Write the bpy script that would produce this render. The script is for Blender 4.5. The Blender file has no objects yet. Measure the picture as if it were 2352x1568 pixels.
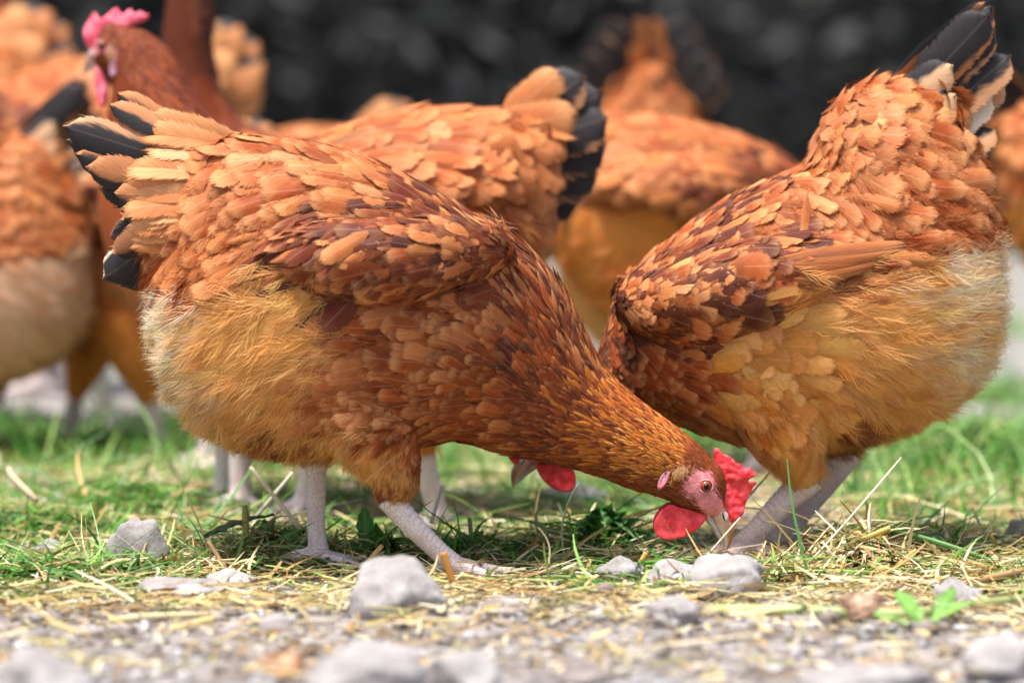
import bpy, bmesh, math, random
import numpy as np
from mathutils import Vector, Matrix, noise
from mathutils.bvhtree import BVHTree

rng = np.random.default_rng(11)
random.seed(11)
SC = bpy.context.scene
COL = SC.collection
R = math.radians

# ------------------------------------------------------------------ camera
W_FOCUS, D1 = 0.729, 2.5            # picture width at the sharp hen, metres; camera to sharp hen
S = W_FOCUS / 2352.0
CU, HV = 1176.0, 349.0              # picture centre column, horizon row of the layout sketch
CH = 955 * S                        # camera height
cam = bpy.data.cameras.new('camera')
cam.sensor_width = 36.0
cam.lens = 36.0 * D1 / W_FOCUS
cam.shift_y = -(784 - HV) / 2352.0
cam.clip_start, cam.clip_end = 0.05, 2000
cam.dof.use_dof = True
cam.dof.focus_distance = D1 - 0.02
cam.dof.aperture_fstop = 4.0
cam.dof.aperture_blades = 0
camo = bpy.data.objects.new('camera', cam)
camo.location = (0, -D1, CH)
camo.rotation_euler = (R(90), 0, 0)
COL.objects.link(camo)
SC.camera = camo

# ------------------------------------------------------------------ light
SUN_EL, SUN_AZ = R(72), R(-140)      # azimuth from +Y (away from camera), negative = left
world = bpy.data.worlds.new('World'); SC.world = world; world.use_nodes = True
nt = world.node_tree; nt.nodes.clear()
wo = nt.nodes.new('ShaderNodeOutputWorld'); bg = nt.nodes.new('ShaderNodeBackground')
sky = nt.nodes.new('ShaderNodeTexSky'); sky.sky_type = 'NISHITA'; sky.sun_disc = False
sky.sun_elevation = SUN_EL; sky.sun_rotation = SUN_AZ
sky.air_density = 0.8; sky.dust_density = 4.0; sky.ozone_density = 0.6
bg.inputs['Strength'].default_value = 0.048
nt.links.new(sky.outputs[0], bg.inputs[0]); nt.links.new(bg.outputs[0], wo.inputs[0])
sun = bpy.data.lights.new('sun', 'SUN'); sun.energy = 1.5; sun.angle = R(10); sun.color = (1, 0.975, 0.94)
suno = bpy.data.objects.new('sun', sun)
sd = Vector((math.sin(SUN_AZ) * math.cos(SUN_EL), math.cos(SUN_AZ) * math.cos(SUN_EL), math.sin(SUN_EL)))
suno.rotation_euler = (-sd).to_track_quat('-Z', 'Y').to_euler()
suno.location = (0, 0, 5)
COL.objects.link(suno)
SC.view_settings.view_transform = 'Standard'
SC.view_settings.look = 'None'
SC.view_settings.gamma = 1
SC.view_settings.use_curve_mapping = False
SC.view_settings.exposure = 2.35
SC.render.engine = 'CYCLES'
SC.cycles.use_denoising = True
SC.cycles.max_bounces = 6
SC.cycles.diffuse_bounces = 4
SC.cycles.caustics_reflective = False
SC.cycles.caustics_refractive = False

# ------------------------------------------------------------------ helpers
def P(u, v, Y=0.0):
    k = (D1 + Y) / D1
    return Vector(((u - CU) * S * k, Y, CH - (v - HV) * S * k))

def Yg(v):                          # distance of the ground seen at row v
    return D1 * (955.0 / (v - HV) - 1)

def tag(o, label=None, cat=None, group=None, kind=None):
    if label: o['label'] = label
    if cat: o['category'] = cat
    if group: o['group'] = group
    if kind: o['kind'] = kind
    return o

def link(name, mesh, parent=None, mat=None):
    o = bpy.data.objects.new(name, mesh)
    COL.objects.link(o)
    if parent: o.parent = parent
    if mat and mesh is not None and not mesh.materials: mesh.materials.append(mat)
    return o

def empty(name, loc):
    o = bpy.data.objects.new(name, None); COL.objects.link(o)
    o.location = loc; o.empty_display_size = 0.02
    return o

def np_mesh(name, V, F, uv=None, col=None, smooth=True):
    me = bpy.data.meshes.new(name)
    V = np.asarray(V, np.float32); F = np.asarray(F, np.int32)
    me.vertices.add(len(V)); me.vertices.foreach_set('co', V.ravel())
    me.loops.add(F.size); me.loops.foreach_set('vertex_index', F.ravel())
    me.polygons.add(len(F))
    me.polygons.foreach_set('loop_start', np.arange(len(F), dtype=np.int32) * F.shape[1])
    me.polygons.foreach_set('use_smooth', np.full(len(F), smooth))
    if uv is not None:
        l = me.uv_layers.new(name='UVMap')
        l.data.foreach_set('uv', np.asarray(uv, np.float32)[F.ravel()].ravel())
    if col is not None:
        a = me.attributes.new('Col', 'FLOAT_COLOR', 'POINT')
        a.data.foreach_set('color', np.asarray(col, np.float32).ravel())
    me.update(calc_edges=True)
    return me

def catmull(pts, m):
    pts = np.asarray(pts, float); n = len(pts); out = []
    for i in range(n - 1):
        p0, p1, p2, p3 = pts[max(i - 1, 0)], pts[i], pts[i + 1], pts[min(i + 2, n - 1)]
        for j in range(m):
            t = j / m
            out.append(0.5 * (2 * p1 + (p2 - p0) * t + (2 * p0 - 5 * p1 + 4 * p2 - p3) * t * t + (3 * p1 - p0 - 3 * p2 + p3) * t ** 3))
    out.append(pts[-1])
    return np.array(out)

def quads_to_tris(q):
    q = np.asarray(q); return np.concatenate([q[:, [0, 1, 2]], q[:, [0, 2, 3]]])

def ring_faces(nr, ns, cap=True):
    q = []
    for i in range(nr - 1):
        for j in range(ns):
            a = i * ns + j; b = i * ns + (j + 1) % ns
            q.append((a, b, b + ns, a + ns))
    F = list(map(tuple, quads_to_tris(q)))
    if cap:
        for j in range(1, ns - 1):
            F.append((0, j + 1, j)); o = (nr - 1) * ns; F.append((o, o + j, o + j + 1))
    return F

def tube(path, radii, ns=10, m=4, flat=1.0):
    """closed tube along a 3-D path; returns V, F (triangles)"""
    d = catmull(np.column_stack([np.asarray(path, float), np.asarray(radii, float)]), m)
    C, rr = d[:, :3], d[:, 3]
    T = np.gradient(C, axis=0); T /= np.linalg.norm(T, axis=1)[:, None] + 1e-12
    V = []; ref = np.array([0.0, 1.0, 0.0])
    if abs(T[0] @ ref) > 0.9: ref = np.array([1.0, 0, 0])
    for i in range(len(C)):
        x = np.cross(ref, T[i]); x /= np.linalg.norm(x) + 1e-12; y = np.cross(T[i], x); ref = y
        for j in range(ns):
            a = 2 * math.pi * j / ns
            V.append(C[i] + rr[i] * (x * math.cos(a) + y * math.sin(a) * flat))
    return np.array(V), ring_faces(len(C), ns)

def join_vf(parts):
    V, F, o = [], [], 0
    for v, f in parts:
        V.append(np.asarray(v)); F.append(np.asarray(f) + o); o += len(v)
    return np.concatenate(V), np.concatenate(F)

def remesh(V, F, voxel, smooth=5, factor=0.5):
    me = np_mesh('tmp', V, F)
    o = bpy.data.objects.new('tmp', me); COL.objects.link(o)
    r = o.modifiers.new('r', 'REMESH'); r.mode = 'VOXEL'; r.voxel_size = voxel
    if smooth:
        s = o.modifiers.new('s', 'SMOOTH'); s.iterations = smooth; s.factor = factor
    dg = bpy.context.evaluated_depsgraph_get(); dg.update()
    m2 = bpy.data.meshes.new_from_object(o.evaluated_get(dg))
    bpy.data.objects.remove(o); bpy.data.meshes.remove(me)
    m2.polygons.foreach_set('use_smooth', np.ones(len(m2.polygons), bool))
    return m2

def copy_tree(o, parent=None):
    c = o.copy(); COL.objects.link(c); c.parent = parent
    if parent is not None: c.matrix_parent_inverse = o.matrix_parent_inverse
    for ch in list(o.children): copy_tree(ch, c)
    return c

# ------------------------------------------------------------------ materials
def new_mat(name):
    m = bpy.data.materials.new(name); m.use_nodes = True
    return m, m.node_tree, m.node_tree.nodes['Principled BSDF']

def N(nt, kind, **kw):
    n = nt.nodes.new(kind)
    for k, v in kw.items(): setattr(n, k, v)
    return n

def mth(nt, op, a, b=None, c=None, clamp=False):
    n = nt.nodes.new('ShaderNodeMath'); n.operation = op; n.use_clamp = clamp
    for i, x in enumerate((a, b, c)):
        if x is None: continue
        if isinstance(x, (int, float)): n.inputs[i].default_value = x
        else: nt.links.new(x, n.inputs[i])
    return n.outputs[0]

def mixc(nt, fac, a, b, blend='MIX'):
    n = nt.nodes.new('ShaderNodeMix'); n.data_type = 'RGBA'; n.blend_type = blend
    for i, x in ((0, fac), (6, a), (7, b)):
        if isinstance(x, (int, float)): n.inputs[i].default_value = x
        elif isinstance(x, tuple): n.inputs[i].default_value = (*x[:3], 1)
        else: nt.links.new(x, n.inputs[i])
    return n.outputs[2]

def smooth_step(nt, x, a, b):
    n = nt.nodes.new('ShaderNodeMapRange'); n.interpolation_type = 'SMOOTHSTEP'
    n.inputs[1].default_value = a; n.inputs[2].default_value = b
    nt.links.new(x, n.inputs[0]); return n.outputs[0]

def noise_tex(nt, scale, detail=4, vec=None, rough=0.55):
    n = nt.nodes.new('ShaderNodeTexNoise'); n.inputs['Scale'].default_value = scale
    n.inputs['Detail'].default_value = detail; n.inputs['Roughness'].default_value = rough
    if vec is not None: nt.links.new(vec, n.inputs['Vector'])
    return n

def bump(nt, bsdf, h, strength, dist):
    b = nt.nodes.new('ShaderNodeBump'); b.inputs['Strength'].default_value = strength
    b.inputs['Distance'].default_value = dist
    nt.links.new(h, b.inputs['Height']); nt.links.new(b.outputs[0], bsdf.inputs['Normal'])

def translucent(nt, bsdf, col, fac, alpha=None):
    t = nt.nodes.new('ShaderNodeBsdfTranslucent'); nt.links.new(col, t.inputs[0])
    mx = nt.nodes.new('ShaderNodeMixShader'); mx.inputs[0].default_value = fac
    nt.links.new(bsdf.outputs[0], mx.inputs[1]); nt.links.new(t.outputs[0], mx.inputs[2])
    out = mx.outputs[0]
    if alpha is not None:
        tr = nt.nodes.new('ShaderNodeBsdfTransparent'); m2 = nt.nodes.new('ShaderNodeMixShader')
        nt.links.new(alpha, m2.inputs[0]); nt.links.new(tr.outputs[0], m2.inputs[1]); nt.links.new(out, m2.inputs[2]); out = m2.outputs[0]
    nt.links.new(out, nt.nodes['Material Output'].inputs[0])

def feather_mat(name, per_object, tail=False):
    m, nt, b = new_mat(name)
    if per_object:
        oi = N(nt, 'ShaderNodeObjectInfo'); col, alpha, rnd = oi.outputs['Color'], oi.outputs['Alpha'], oi.outputs['Random']
    else:
        at = N(nt, 'ShaderNodeAttribute', attribute_name='Col'); col, alpha = at.outputs['Color'], at.outputs['Alpha']
        rnd = at.outputs['Fac']
    uv = N(nt, 'ShaderNodeUVMap'); sp = N(nt, 'ShaderNodeSeparateXYZ'); nt.links.new(uv.outputs[0], sp.inputs[0])
    u, t = sp.outputs[0], sp.outputs[1]
    side = mth(nt, 'ABSOLUTE', mth(nt, 'SUBTRACT', u, 0.5))              # 0 shaft .. 0.5 rim
    # barbs sweep forward from the shaft
    along = mth(nt, 'SUBTRACT', t, mth(nt, 'MULTIPLY', side, 0.55))
    cb = N(nt, 'ShaderNodeCombineXYZ')
    nt.links.new(mth(nt, 'MULTIPLY', along, 42.0), cb.inputs[0])
    nt.links.new(mth(nt, 'MULTIPLY', u, 2.2), cb.inputs[1])
    nt.links.new(mth(nt, 'MULTIPLY', rnd, 37.0), cb.inputs[2])
    barb = noise_tex(nt, 1.0, 3, cb.outputs[0], 0.65).outputs[0]
    cb2 = N(nt, 'ShaderNodeCombineXYZ')
    nt.links.new(mth(nt, 'MULTIPLY', along, 5.0), cb2.inputs[0])
    nt.links.new(mth(nt, 'MULTIPLY', u, 3.0), cb2.inputs[1])
    nt.links.new(mth(nt, 'MULTIPLY', rnd, 91.0), cb2.inputs[2])
    blot = noise_tex(nt, 1.0, 2, cb2.outputs[0]).outputs[0]
    if tail:
        # dark vane whose outer side and tip run to tan; alpha says how much tan there is
        rim = mth(nt, 'ADD', mth(nt, 'MULTIPLY', mth(nt, 'SUBTRACT', u, 0.5), 1.6), mth(nt, 'MULTIPLY', blot, 0.9))
        rim = mth(nt, 'ADD', rim, mth(nt, 'MULTIPLY', smooth_step(nt, t, 0.93, 1.0), 0.45))
        fac = smooth_step(nt, mth(nt, 'ADD', rim, alpha), 1.05, 1.35)
        c = mixc(nt, fac, (0.022, 0.018, 0.019), col)
    else:
        tip = mth(nt, 'MAXIMUM', smooth_step(nt, mth(nt, 'ADD', t, mth(nt, 'MULTIPLY', blot, 0.25)), 0.72, 1.08),
                  mth(nt, 'MULTIPLY', smooth_step(nt, side, 0.26, 0.5), 0.7))
        pale = mixc(nt, 0.5, col, (0.80, 0.42, 0.17))
        c = mixc(nt, mth(nt, 'MULTIPLY', tip, alpha, clamp=True), col, pale)
        c = mixc(nt, mth(nt, 'MULTIPLY', smooth_step(nt, mth(nt, 'SUBTRACT', 1.0, t), 0.4, 0.8), 0.3), c, (0.24, 0.085, 0.03))
    br = mth(nt, 'ADD', 0.62, mth(nt, 'MULTIPLY', barb, 0.76))
    c = mixc(nt, 1.0, c, br, 'MULTIPLY')
    shaft = mth(nt, 'SUBTRACT', 1.0, smooth_step(nt, side, 0.012, 0.04))
    c = mixc(nt, mth(nt, 'MULTIPLY', shaft, 0.06 if tail else 0.16), c, mixc(nt, 0.6, c, (0.9, 0.7, 0.48)))
    nt.links.new(c, b.inputs['Base Color'])
    cb3 = N(nt, 'ShaderNodeCombineXYZ')
    nt.links.new(mth(nt, 'MULTIPLY', along, 75.0), cb3.inputs[0]); nt.links.new(mth(nt, 'MULTIPLY', u, 1.5), cb3.inputs[1]); nt.links.new(mth(nt, 'MULTIPLY', rnd, 53.0), cb3.inputs[2])
    fr = noise_tex(nt, 1.0, 1, cb3.outputs[0], 0.5).outputs[0]
    rimd = mth(nt, 'MAXIMUM', smooth_step(nt, side, 0.24 if not tail else 0.34, 0.54), smooth_step(nt, t, 0.74 if not tail else 0.86, 1.04))
    al = smooth_step(nt, mth(nt, 'SUBTRACT', fr, mth(nt, 'MULTIPLY', rimd, 0.62)), -0.06, 0.16)
    b.inputs['Roughness'].default_value = 0.6 if tail else 0.6
    b.inputs['Specular IOR Level'].default_value = 0.3 if tail else 0.22
    bump(nt, b, barb, 0.45, 0.0006)
    translucent(nt, b, c, 0.08 if tail else 0.2, al)
    return m

M = {}
M['feather'] = feather_mat('feather', True)
M['plumage'] = feather_mat('plumage', False)
M['tail'] = feather_mat('tail_feather', True, True)

def attr_mat(name, rough=0.8, trans=0.0, bscale=900, bstr=0.3, vary=0.3, spec=0.2):
    m, nt, b = new_mat(name)
    at = N(nt, 'ShaderNodeAttribute', attribute_name='Col')
    tc = N(nt, 'ShaderNodeTexCoord')
    nz = noise_tex(nt, bscale, 4, tc.outputs['Object'])
    c = mixc(nt, 1.0, at.outputs['Color'], mth(nt, 'ADD', 1 - vary / 2, mth(nt, 'MULTIPLY', mth(nt, 'SUBTRACT', nz.outputs[0], 0.25), vary)), 'MULTIPLY')
    nt.links.new(c, b.inputs['Base Color'])
    b.inputs['Roughness'].default_value = rough; b.inputs['Specular IOR Level'].default_value = spec
    if bstr: bump(nt, b, nz.outputs[0], bstr, 0.001)
    if trans: translucent(nt, b, c, trans)
    return m
M['body'] = attr_mat('body_under_feathers', 0.85, 0, 700, 0.6, 0.5)
M['down'] = attr_mat('down', 0.75, 0.5, 60, 0, 0.2)
M['litter'] = attr_mat('litter', 0.55, 0.15, 400, 0.2, 0.5, 0.35)
M['grass'] = attr_mat('grass', 0.45, 0.3, 200, 0, 0.4, 0.4)

def flesh(name, c1, c2, scale=350, rough=0.42, sss=0.25, bstr=0.5):
    m, nt, b = new_mat(name)
    tc = N(nt, 'ShaderNodeTexCoord')
    vo = N(nt, 'ShaderNodeTexVoronoi'); vo.inputs['Scale'].default_value = scale
    nt.links.new(tc.outputs['Object'], vo.inputs['Vector'])
    nz = noise_tex(nt, scale * 0.18, 4, tc.outputs['Object'])
    c = mixc(nt, smooth_step(nt, nz.outputs[0], 0.35, 0.68), c1, c2)
    nt.links.new(c, b.inputs['Base Color'])
    b.inputs['Roughness'].default_value = rough; b.inputs['Specular IOR Level'].default_value = 0.45
    b.inputs['Subsurface Weight'].default_value = sss
    b.inputs['Subsurface Radius'].default_value = (0.004, 0.001, 0.001)
    b.inputs['Subsurface Scale'].default_value = 0.6
    bump(nt, b, vo.outputs['Distance'], bstr, 0.0006)
    return m
M['comb'] = flesh('comb_flesh', (0.62, 0.016, 0.026), (0.84, 0.075, 0.095), 900, 0.48, 0.25, 0.45)
M['comb_pink'] = flesh('comb_flesh_pink', (0.74, 0.06, 0.12), (0.84, 0.22, 0.28), 700, 0.5)
M['face'] = flesh('face_skin', (0.66, 0.26, 0.29), (0.76, 0.46, 0.48), 900, 0.5, 0.2, 0.7)
M['lid'] = flesh('eyelid_skin', (0.48, 0.16, 0.17), (0.60, 0.28, 0.29), 900, 0.6, 0.1, 0.5)
M['lobe'] = flesh('earlobe_skin', (0.66, 0.17, 0.24), (0.60, 0.36, 0.48), 500, 0.5, 0.2, 0.3)

def leg_mat(name):
    m, nt, b = new_mat(name)
    tc = N(nt, 'ShaderNodeTexCoord')
    vo = N(nt, 'ShaderNodeTexVoronoi'); vo.feature = 'DISTANCE_TO_EDGE'; vo.inputs['Scale'].default_value = 430
    nt.links.new(tc.outputs['Object'], vo.inputs['Vector'])
    nz = noise_tex(nt, 60, 4, tc.outputs['Object'])
    e = smooth_step(nt, vo.outputs['Distance'], 0.0, 0.09)
    c = mixc(nt, smooth_step(nt, nz.outputs[0], 0.35, 0.65), (0.70, 0.55, 0.53), (0.78, 0.72, 0.69))
    c = mixc(nt, e, (0.50, 0.36, 0.34), c)
    nt.links.new(c, b.inputs['Base Color']); b.inputs['Roughness'].default_value = 0.45
    b.inputs['Subsurface Weight'].default_value = 0.1; b.inputs['Subsurface Radius'].default_value = (0.003, 0.001, 0.001)
    bump(nt, b, e, 0.5, 0.0008)
    return m
M['leg'] = leg_mat('leg_scales')

def simple(name, c, rough=0.5, c2=None, scale=200, spec=0.4, bstr=0.0, coat=0.0):
    m, nt, b = new_mat(name)
    if c2:
        tc = N(nt, 'ShaderNodeTexCoord'); nz = noise_tex(nt, scale, 5, tc.outputs['Object'])
        cc = mixc(nt, smooth_step(nt, nz.outputs[0], 0.35, 0.65), c, c2)
        nt.links.new(cc, b.inputs['Base Color'])
        if bstr: bump(nt, b, nz.outputs[0], bstr, 0.001)
    else: b.inputs['Base Color'].default_value = (*c, 1)
    b.inputs['Roughness'].default_value = rough; b.inputs['Specular IOR Level'].default_value = spec
    b.inputs['Coat Weight'].default_value = coat
    return m
M['scute'] = simple('scute_horn', (0.70, 0.58, 0.56), 0.42, (0.79, 0.72, 0.70), 120, 0.4, 0.2)
M['claw'] = simple('claw_horn', (0.42, 0.33, 0.27), 0.4, (0.55, 0.46, 0.4), 200)
M['beak'] = simple('beak_horn', (0.40, 0.17, 0.075), 0.38, (0.58, 0.34, 0.22), 130, 0.5)
M['beak_low'] = simple('beak_horn_pale', (0.55, 0.44, 0.40), 0.4, (0.46, 0.33, 0.29), 120, 0.5)
M['iris'] = simple('iris', (0.34, 0.060, 0.006), 0.3, (0.20, 0.030, 0.005), 900, 0.3, 0, 0.35)
M['pupil'] = simple('pupil', (0.004, 0.003, 0.003), 0.15, None, 0, 0.25, 0, 0.0)

def beak_mat():
    # horn: pinkish ivory at the face, orange-brown towards the tip
    m, nt, b = new_mat('upper_beak_horn')
    at = N(nt, 'ShaderNodeAttribute', attribute_name='Col')
    tc = N(nt, 'ShaderNodeTexCoord'); nz = noise_tex(nt, 160, 4, tc.outputs['Object'])
    c = mixc(nt, mth(nt, 'MULTIPLY', nz.outputs[0], 0.3), at.outputs['Color'], (0.62, 0.45, 0.36))
    nt.links.new(c, b.inputs['Base Color']); b.inputs['Roughness'].default_value = 0.33
    return m
M['upper'] = beak_mat()

def rock_mat(name, a, c, d):
    m, nt, b = new_mat(name)
    tc = N(nt, 'ShaderNodeTexCoord')
    n1 = noise_tex(nt, 35, 6, tc.outputs['Object'], 0.62); n2 = noise_tex(nt, 420, 5, tc.outputs['Object'], 0.7)
    cc = mixc(nt, smooth_step(nt, n1.outputs[0], 0.38, 0.64), a, c)
    cc = mixc(nt, smooth_step(nt, n2.outputs[0], 0.52, 0.72), cc, d)
    nt.links.new(cc, b.inputs['Base Color']); b.inputs['Roughness'].default_value = 0.85
    b.inputs['Specular IOR Level'].default_value = 0.25
    h = mth(nt, 'ADD', n1.outputs[0], mth(nt, 'MULTIPLY', n2.outputs[0], 0.35))
    bump(nt, b, h, 0.7, 0.003)
    return m
M['rock'] = rock_mat('stone_grey', (0.25, 0.228, 0.218), (0.36, 0.34, 0.333), (0.16, 0.132, 0.112))
M['rock_pale'] = rock_mat('stone_pale', (0.28, 0.26, 0.25), (0.40, 0.38, 0.37), (0.19, 0.165, 0.145))
M['rock_brown'] = rock_mat('stone_brown', (0.20, 0.165, 0.15), (0.30, 0.26, 0.245), (0.13, 0.105, 0.095))
def ground_mat():
    m, nt, b = new_mat('trodden_earth')
    geo = N(nt, 'ShaderNodeNewGeometry')
    n0 = noise_tex(nt, 3.2, 3, geo.outputs['Position']); n1 = noise_tex(nt, 22, 6, geo.outputs['Position'], 0.65)
    n2 = noise_tex(nt, 260, 5, geo.outputs['Position'], 0.7)
    c = mixc(nt, smooth_step(nt, n1.outputs[0], 0.36, 0.66), (0.14, 0.115, 0.10), (0.33, 0.305, 0.30))
    c = mixc(nt, smooth_step(nt, n2.outputs[0], 0.5, 0.75), c, (0.13, 0.11, 0.095))
    # thin green cover where the run turns to grass
    sp = N(nt, 'ShaderNodeSeparateXYZ'); nt.links.new(geo.outputs['Position'], sp.inputs[0])
    far = mth(nt, 'MULTIPLY', smooth_step(nt, sp.outputs[1], 0.35, 1.4), smooth_step(nt, n0.outputs[0], 0.52, 0.64))
    c = mixc(nt, far, c, mixc(nt, n1.outputs[0], (0.045, 0.10, 0.02), (0.12, 0.20, 0.05)))
    nt.links.new(c, b.inputs['Base Color']); b.inputs['Roughness'].default_value = 0.9
    h = mth(nt, 'ADD', n1.outputs[0], mth(nt, 'MULTIPLY', n2.outputs[0], 0.3))
    bump(nt, b, h, 0.8, 0.006)
    return m
M['ground'] = ground_mat()
M['bark'] = simple('bark', (0.05, 0.042, 0.037), 0.9, (0.10, 0.088, 0.08), 12, 0.2, 0.5)
M['leaf_dark'] = attr_mat('dark_foliage', 0.8, 0.1, 3, 0, 0.4, 0.12)
M['leaf'] = attr_mat('green_leaf', 0.42, 0.25, 90, 0.3, 0.5, 0.4)

# ------------------------------------------------------------------ ground
def gz(x, y):
    f = min(1.0, max(0.0, (y + 0.9) / 0.5))
    a = noise.fractal(Vector((x * 5.5, y * 5.5, 3.1)), 1.0, 2.0, 4)
    b = noise.fractal(Vector((x * 24, y * 24, 7.7)), 1.0, 2.0, 3)
    return 0.006 * a + 0.0035 * b - 0.003

def grid_axis(fine0, fine1, step, far, n):
    a = list(np.arange(fine0, fine1 + 1e-6, step))
    g = np.geomspace(step, far, n)
    return np.array(sorted([fine0 - s for s in np.cumsum(g * 0 + g)] + a + [fine1 + s for s in np.cumsum(g)]))
gx = grid_axis(-0.62, 0.62, 0.010, 60, 25)
gy = grid_axis(-0.72, 1.6, 0.011, 60, 25)
V = np.array([(x, y, gz(x, y)) for y in gy for x in gx])
nx, ny = len(gx), len(gy)
i, j = np.meshgrid(np.arange(nx - 1), np.arange(ny - 1))
a = (j * nx + i).ravel()
F = np.column_stack([a, a + 1, a + 1 + nx, a + nx])
tag(link('ground', np_mesh('ground', V, F), None, M['ground']), kind='structure')

# ------------------------------------------------------------------ feather templates
def vane_template(seed, pointed=False):
    r = np.random.default_rng(seed)
    ts = [0, 0.2, 0.45, 0.68, 0.84, 0.94, 1.0]
    ws = [0.16, 0.62, 0.95, 0.82, 0.55, 0.26, 0.03] if pointed else [0.2, 0.75, 1.0, 1.0, 0.88, 0.62, 0.16]
    V, uv = [], []
    cols = [-1, -0.5, 0, 0.5, 1]
    sk = r.uniform(-0.06, 0.06)
    for k, (t, w) in enumerate(zip(ts, ws)):
        for c in cols:
            x = 0.5 * c * w * (1 + r.uniform(-0.015, 0.015)) + sk * t * t
            y = t - (0.035 * c * c if 2 < k < 6 else 0)
            z = -0.07 * c * c * w * w - 0.07 * t * t + (r.uniform(-0.008, 0.008) if k > 1 else 0)
            V.append((x, y, z)); uv.append((0.5 + 0.5 * c, t))
    q = []
    for k in range(len(ts) - 1):
        for c in range(4):
            a = k * 5 + c; q.append((a, a + 1, a + 6, a + 5))
    return np.array(V), quads_to_tris(q), np.array(uv)

def plume_template(seed, nb=13):
    r = np.random.default_rng(seed)
    V, F, tt = [], [], []
    def ribbon(pts, wid, t0, t1, side):
        n0 = len(V); n = len(pts)
        for k, p in enumerate(pts):
            f = k / (n - 1); w = wid * (1 - f * 0.7)
            t = t0 + (t1 - t0) * f
            if k < n - 1:
                V.append(p - side * w); V.append(p + side * w); tt.extend([t, t])
            else:
                V.append(p); tt.append(t)
        for k in range(n - 2):
            a = n0 + 2 * k; F.extend([(a, a + 1, a + 3), (a, a + 3, a + 2)])
        a = n0 + 2 * (n - 2); F.append((a, a + 1, a + 2))
    bend = r.uniform(-0.10, 0.10)
    sh = lambda t: np.array([bend * math.sin(2.5 * t), t * 0.8, -0.12 * t * t + 0.02 * t])
    for k in range(2 * nb):
        sgn = -1 if k % 2 else 1
        t = r.uniform(0.0, 0.85) ** 0.8
        L = r.uniform(0.28, 0.62) * (1 - 0.35 * t)
        ang = R(r.uniform(6, 46) * (1 - 0.35 * t))
        d0 = np.array([sgn * math.sin(ang), math.cos(ang), r.uniform(-0.1, 0.28)])
        a2 = ang * r.uniform(-0.3, 0.9)
        d1 = np.array([sgn * math.sin(a2), math.cos(a2), r.uniform(-0.45, 0.3)])
        p0 = sh(t); p1 = p0 + d0 * L * 0.5; p2 = p1 + d1 * L * 0.5
        sd = np.array([d0[1], -d0[0], r.uniform(-.5, .5)]); sd /= np.linalg.norm(sd)
        ribbon([p0, p1, p2], r.uniform(0.0048, 0.0078), t * 0.7, min(1.0, t * 0.7 + 0.4), sd)
    return np.array(V), np.array(F), np.array(tt)

VT_B = [vane_template(s) for s in range(5)]
VT_N = [vane_template(20 + s, True) for s in range(4)]
PT = [plume_template(s) for s in range(10)]
VMESH_B = [np_mesh('feather', *t) for t in VT_B]
VMESH_N = [np_mesh('narrow_feather', *t) for t in VT_N]
for me in VMESH_B + VMESH_N: me.materials.append(M['feather'])

def bake(templates, which, O, X, Y, Z, W, L, col=None, tipcol=None):
    """many copies of a few templates as one mesh: V, F, uv, colours"""
    Vs, Fs, Us, Cs, off = [], [], [], [], 0
    for ti, (tv, tf, tu) in enumerate(templates):
        idx = np.where(which == ti)[0]
        if not len(idx): continue
        v = (O[idx, None, :] + X[idx, None, :] * (tv[None, :, 0:1] * W[idx, None, None])
             + Y[idx, None, :] * (tv[None, :, 1:2] * L[idx, None, None]) + Z[idx, None, :] * (tv[None, :, 2:3] * L[idx, None, None]))
        n = len(tv)
        f = tf[None] + (np.arange(len(idx)) * n)[:, None, None] + off
        Vs.append(v.reshape(-1, 3)); Fs.append(f.reshape(-1, 3)); off += len(idx) * n
        if tu.ndim == 2: Us.append(np.tile(tu, (len(idx), 1)))
        if tipcol is None: Cs.append(np.repeat(col[idx], n, axis=0))
        else:
            t = (tu[None, :, None]) ** 1.3
            Cs.append((col[idx][:, None, :] * (1 - t) + tipcol[idx][:, None, :] * t).reshape(-1, 4))
    return np.concatenate(Vs), np.concatenate(Fs), (np.concatenate(Us) if Us else None), np.concatenate(Cs)

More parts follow.
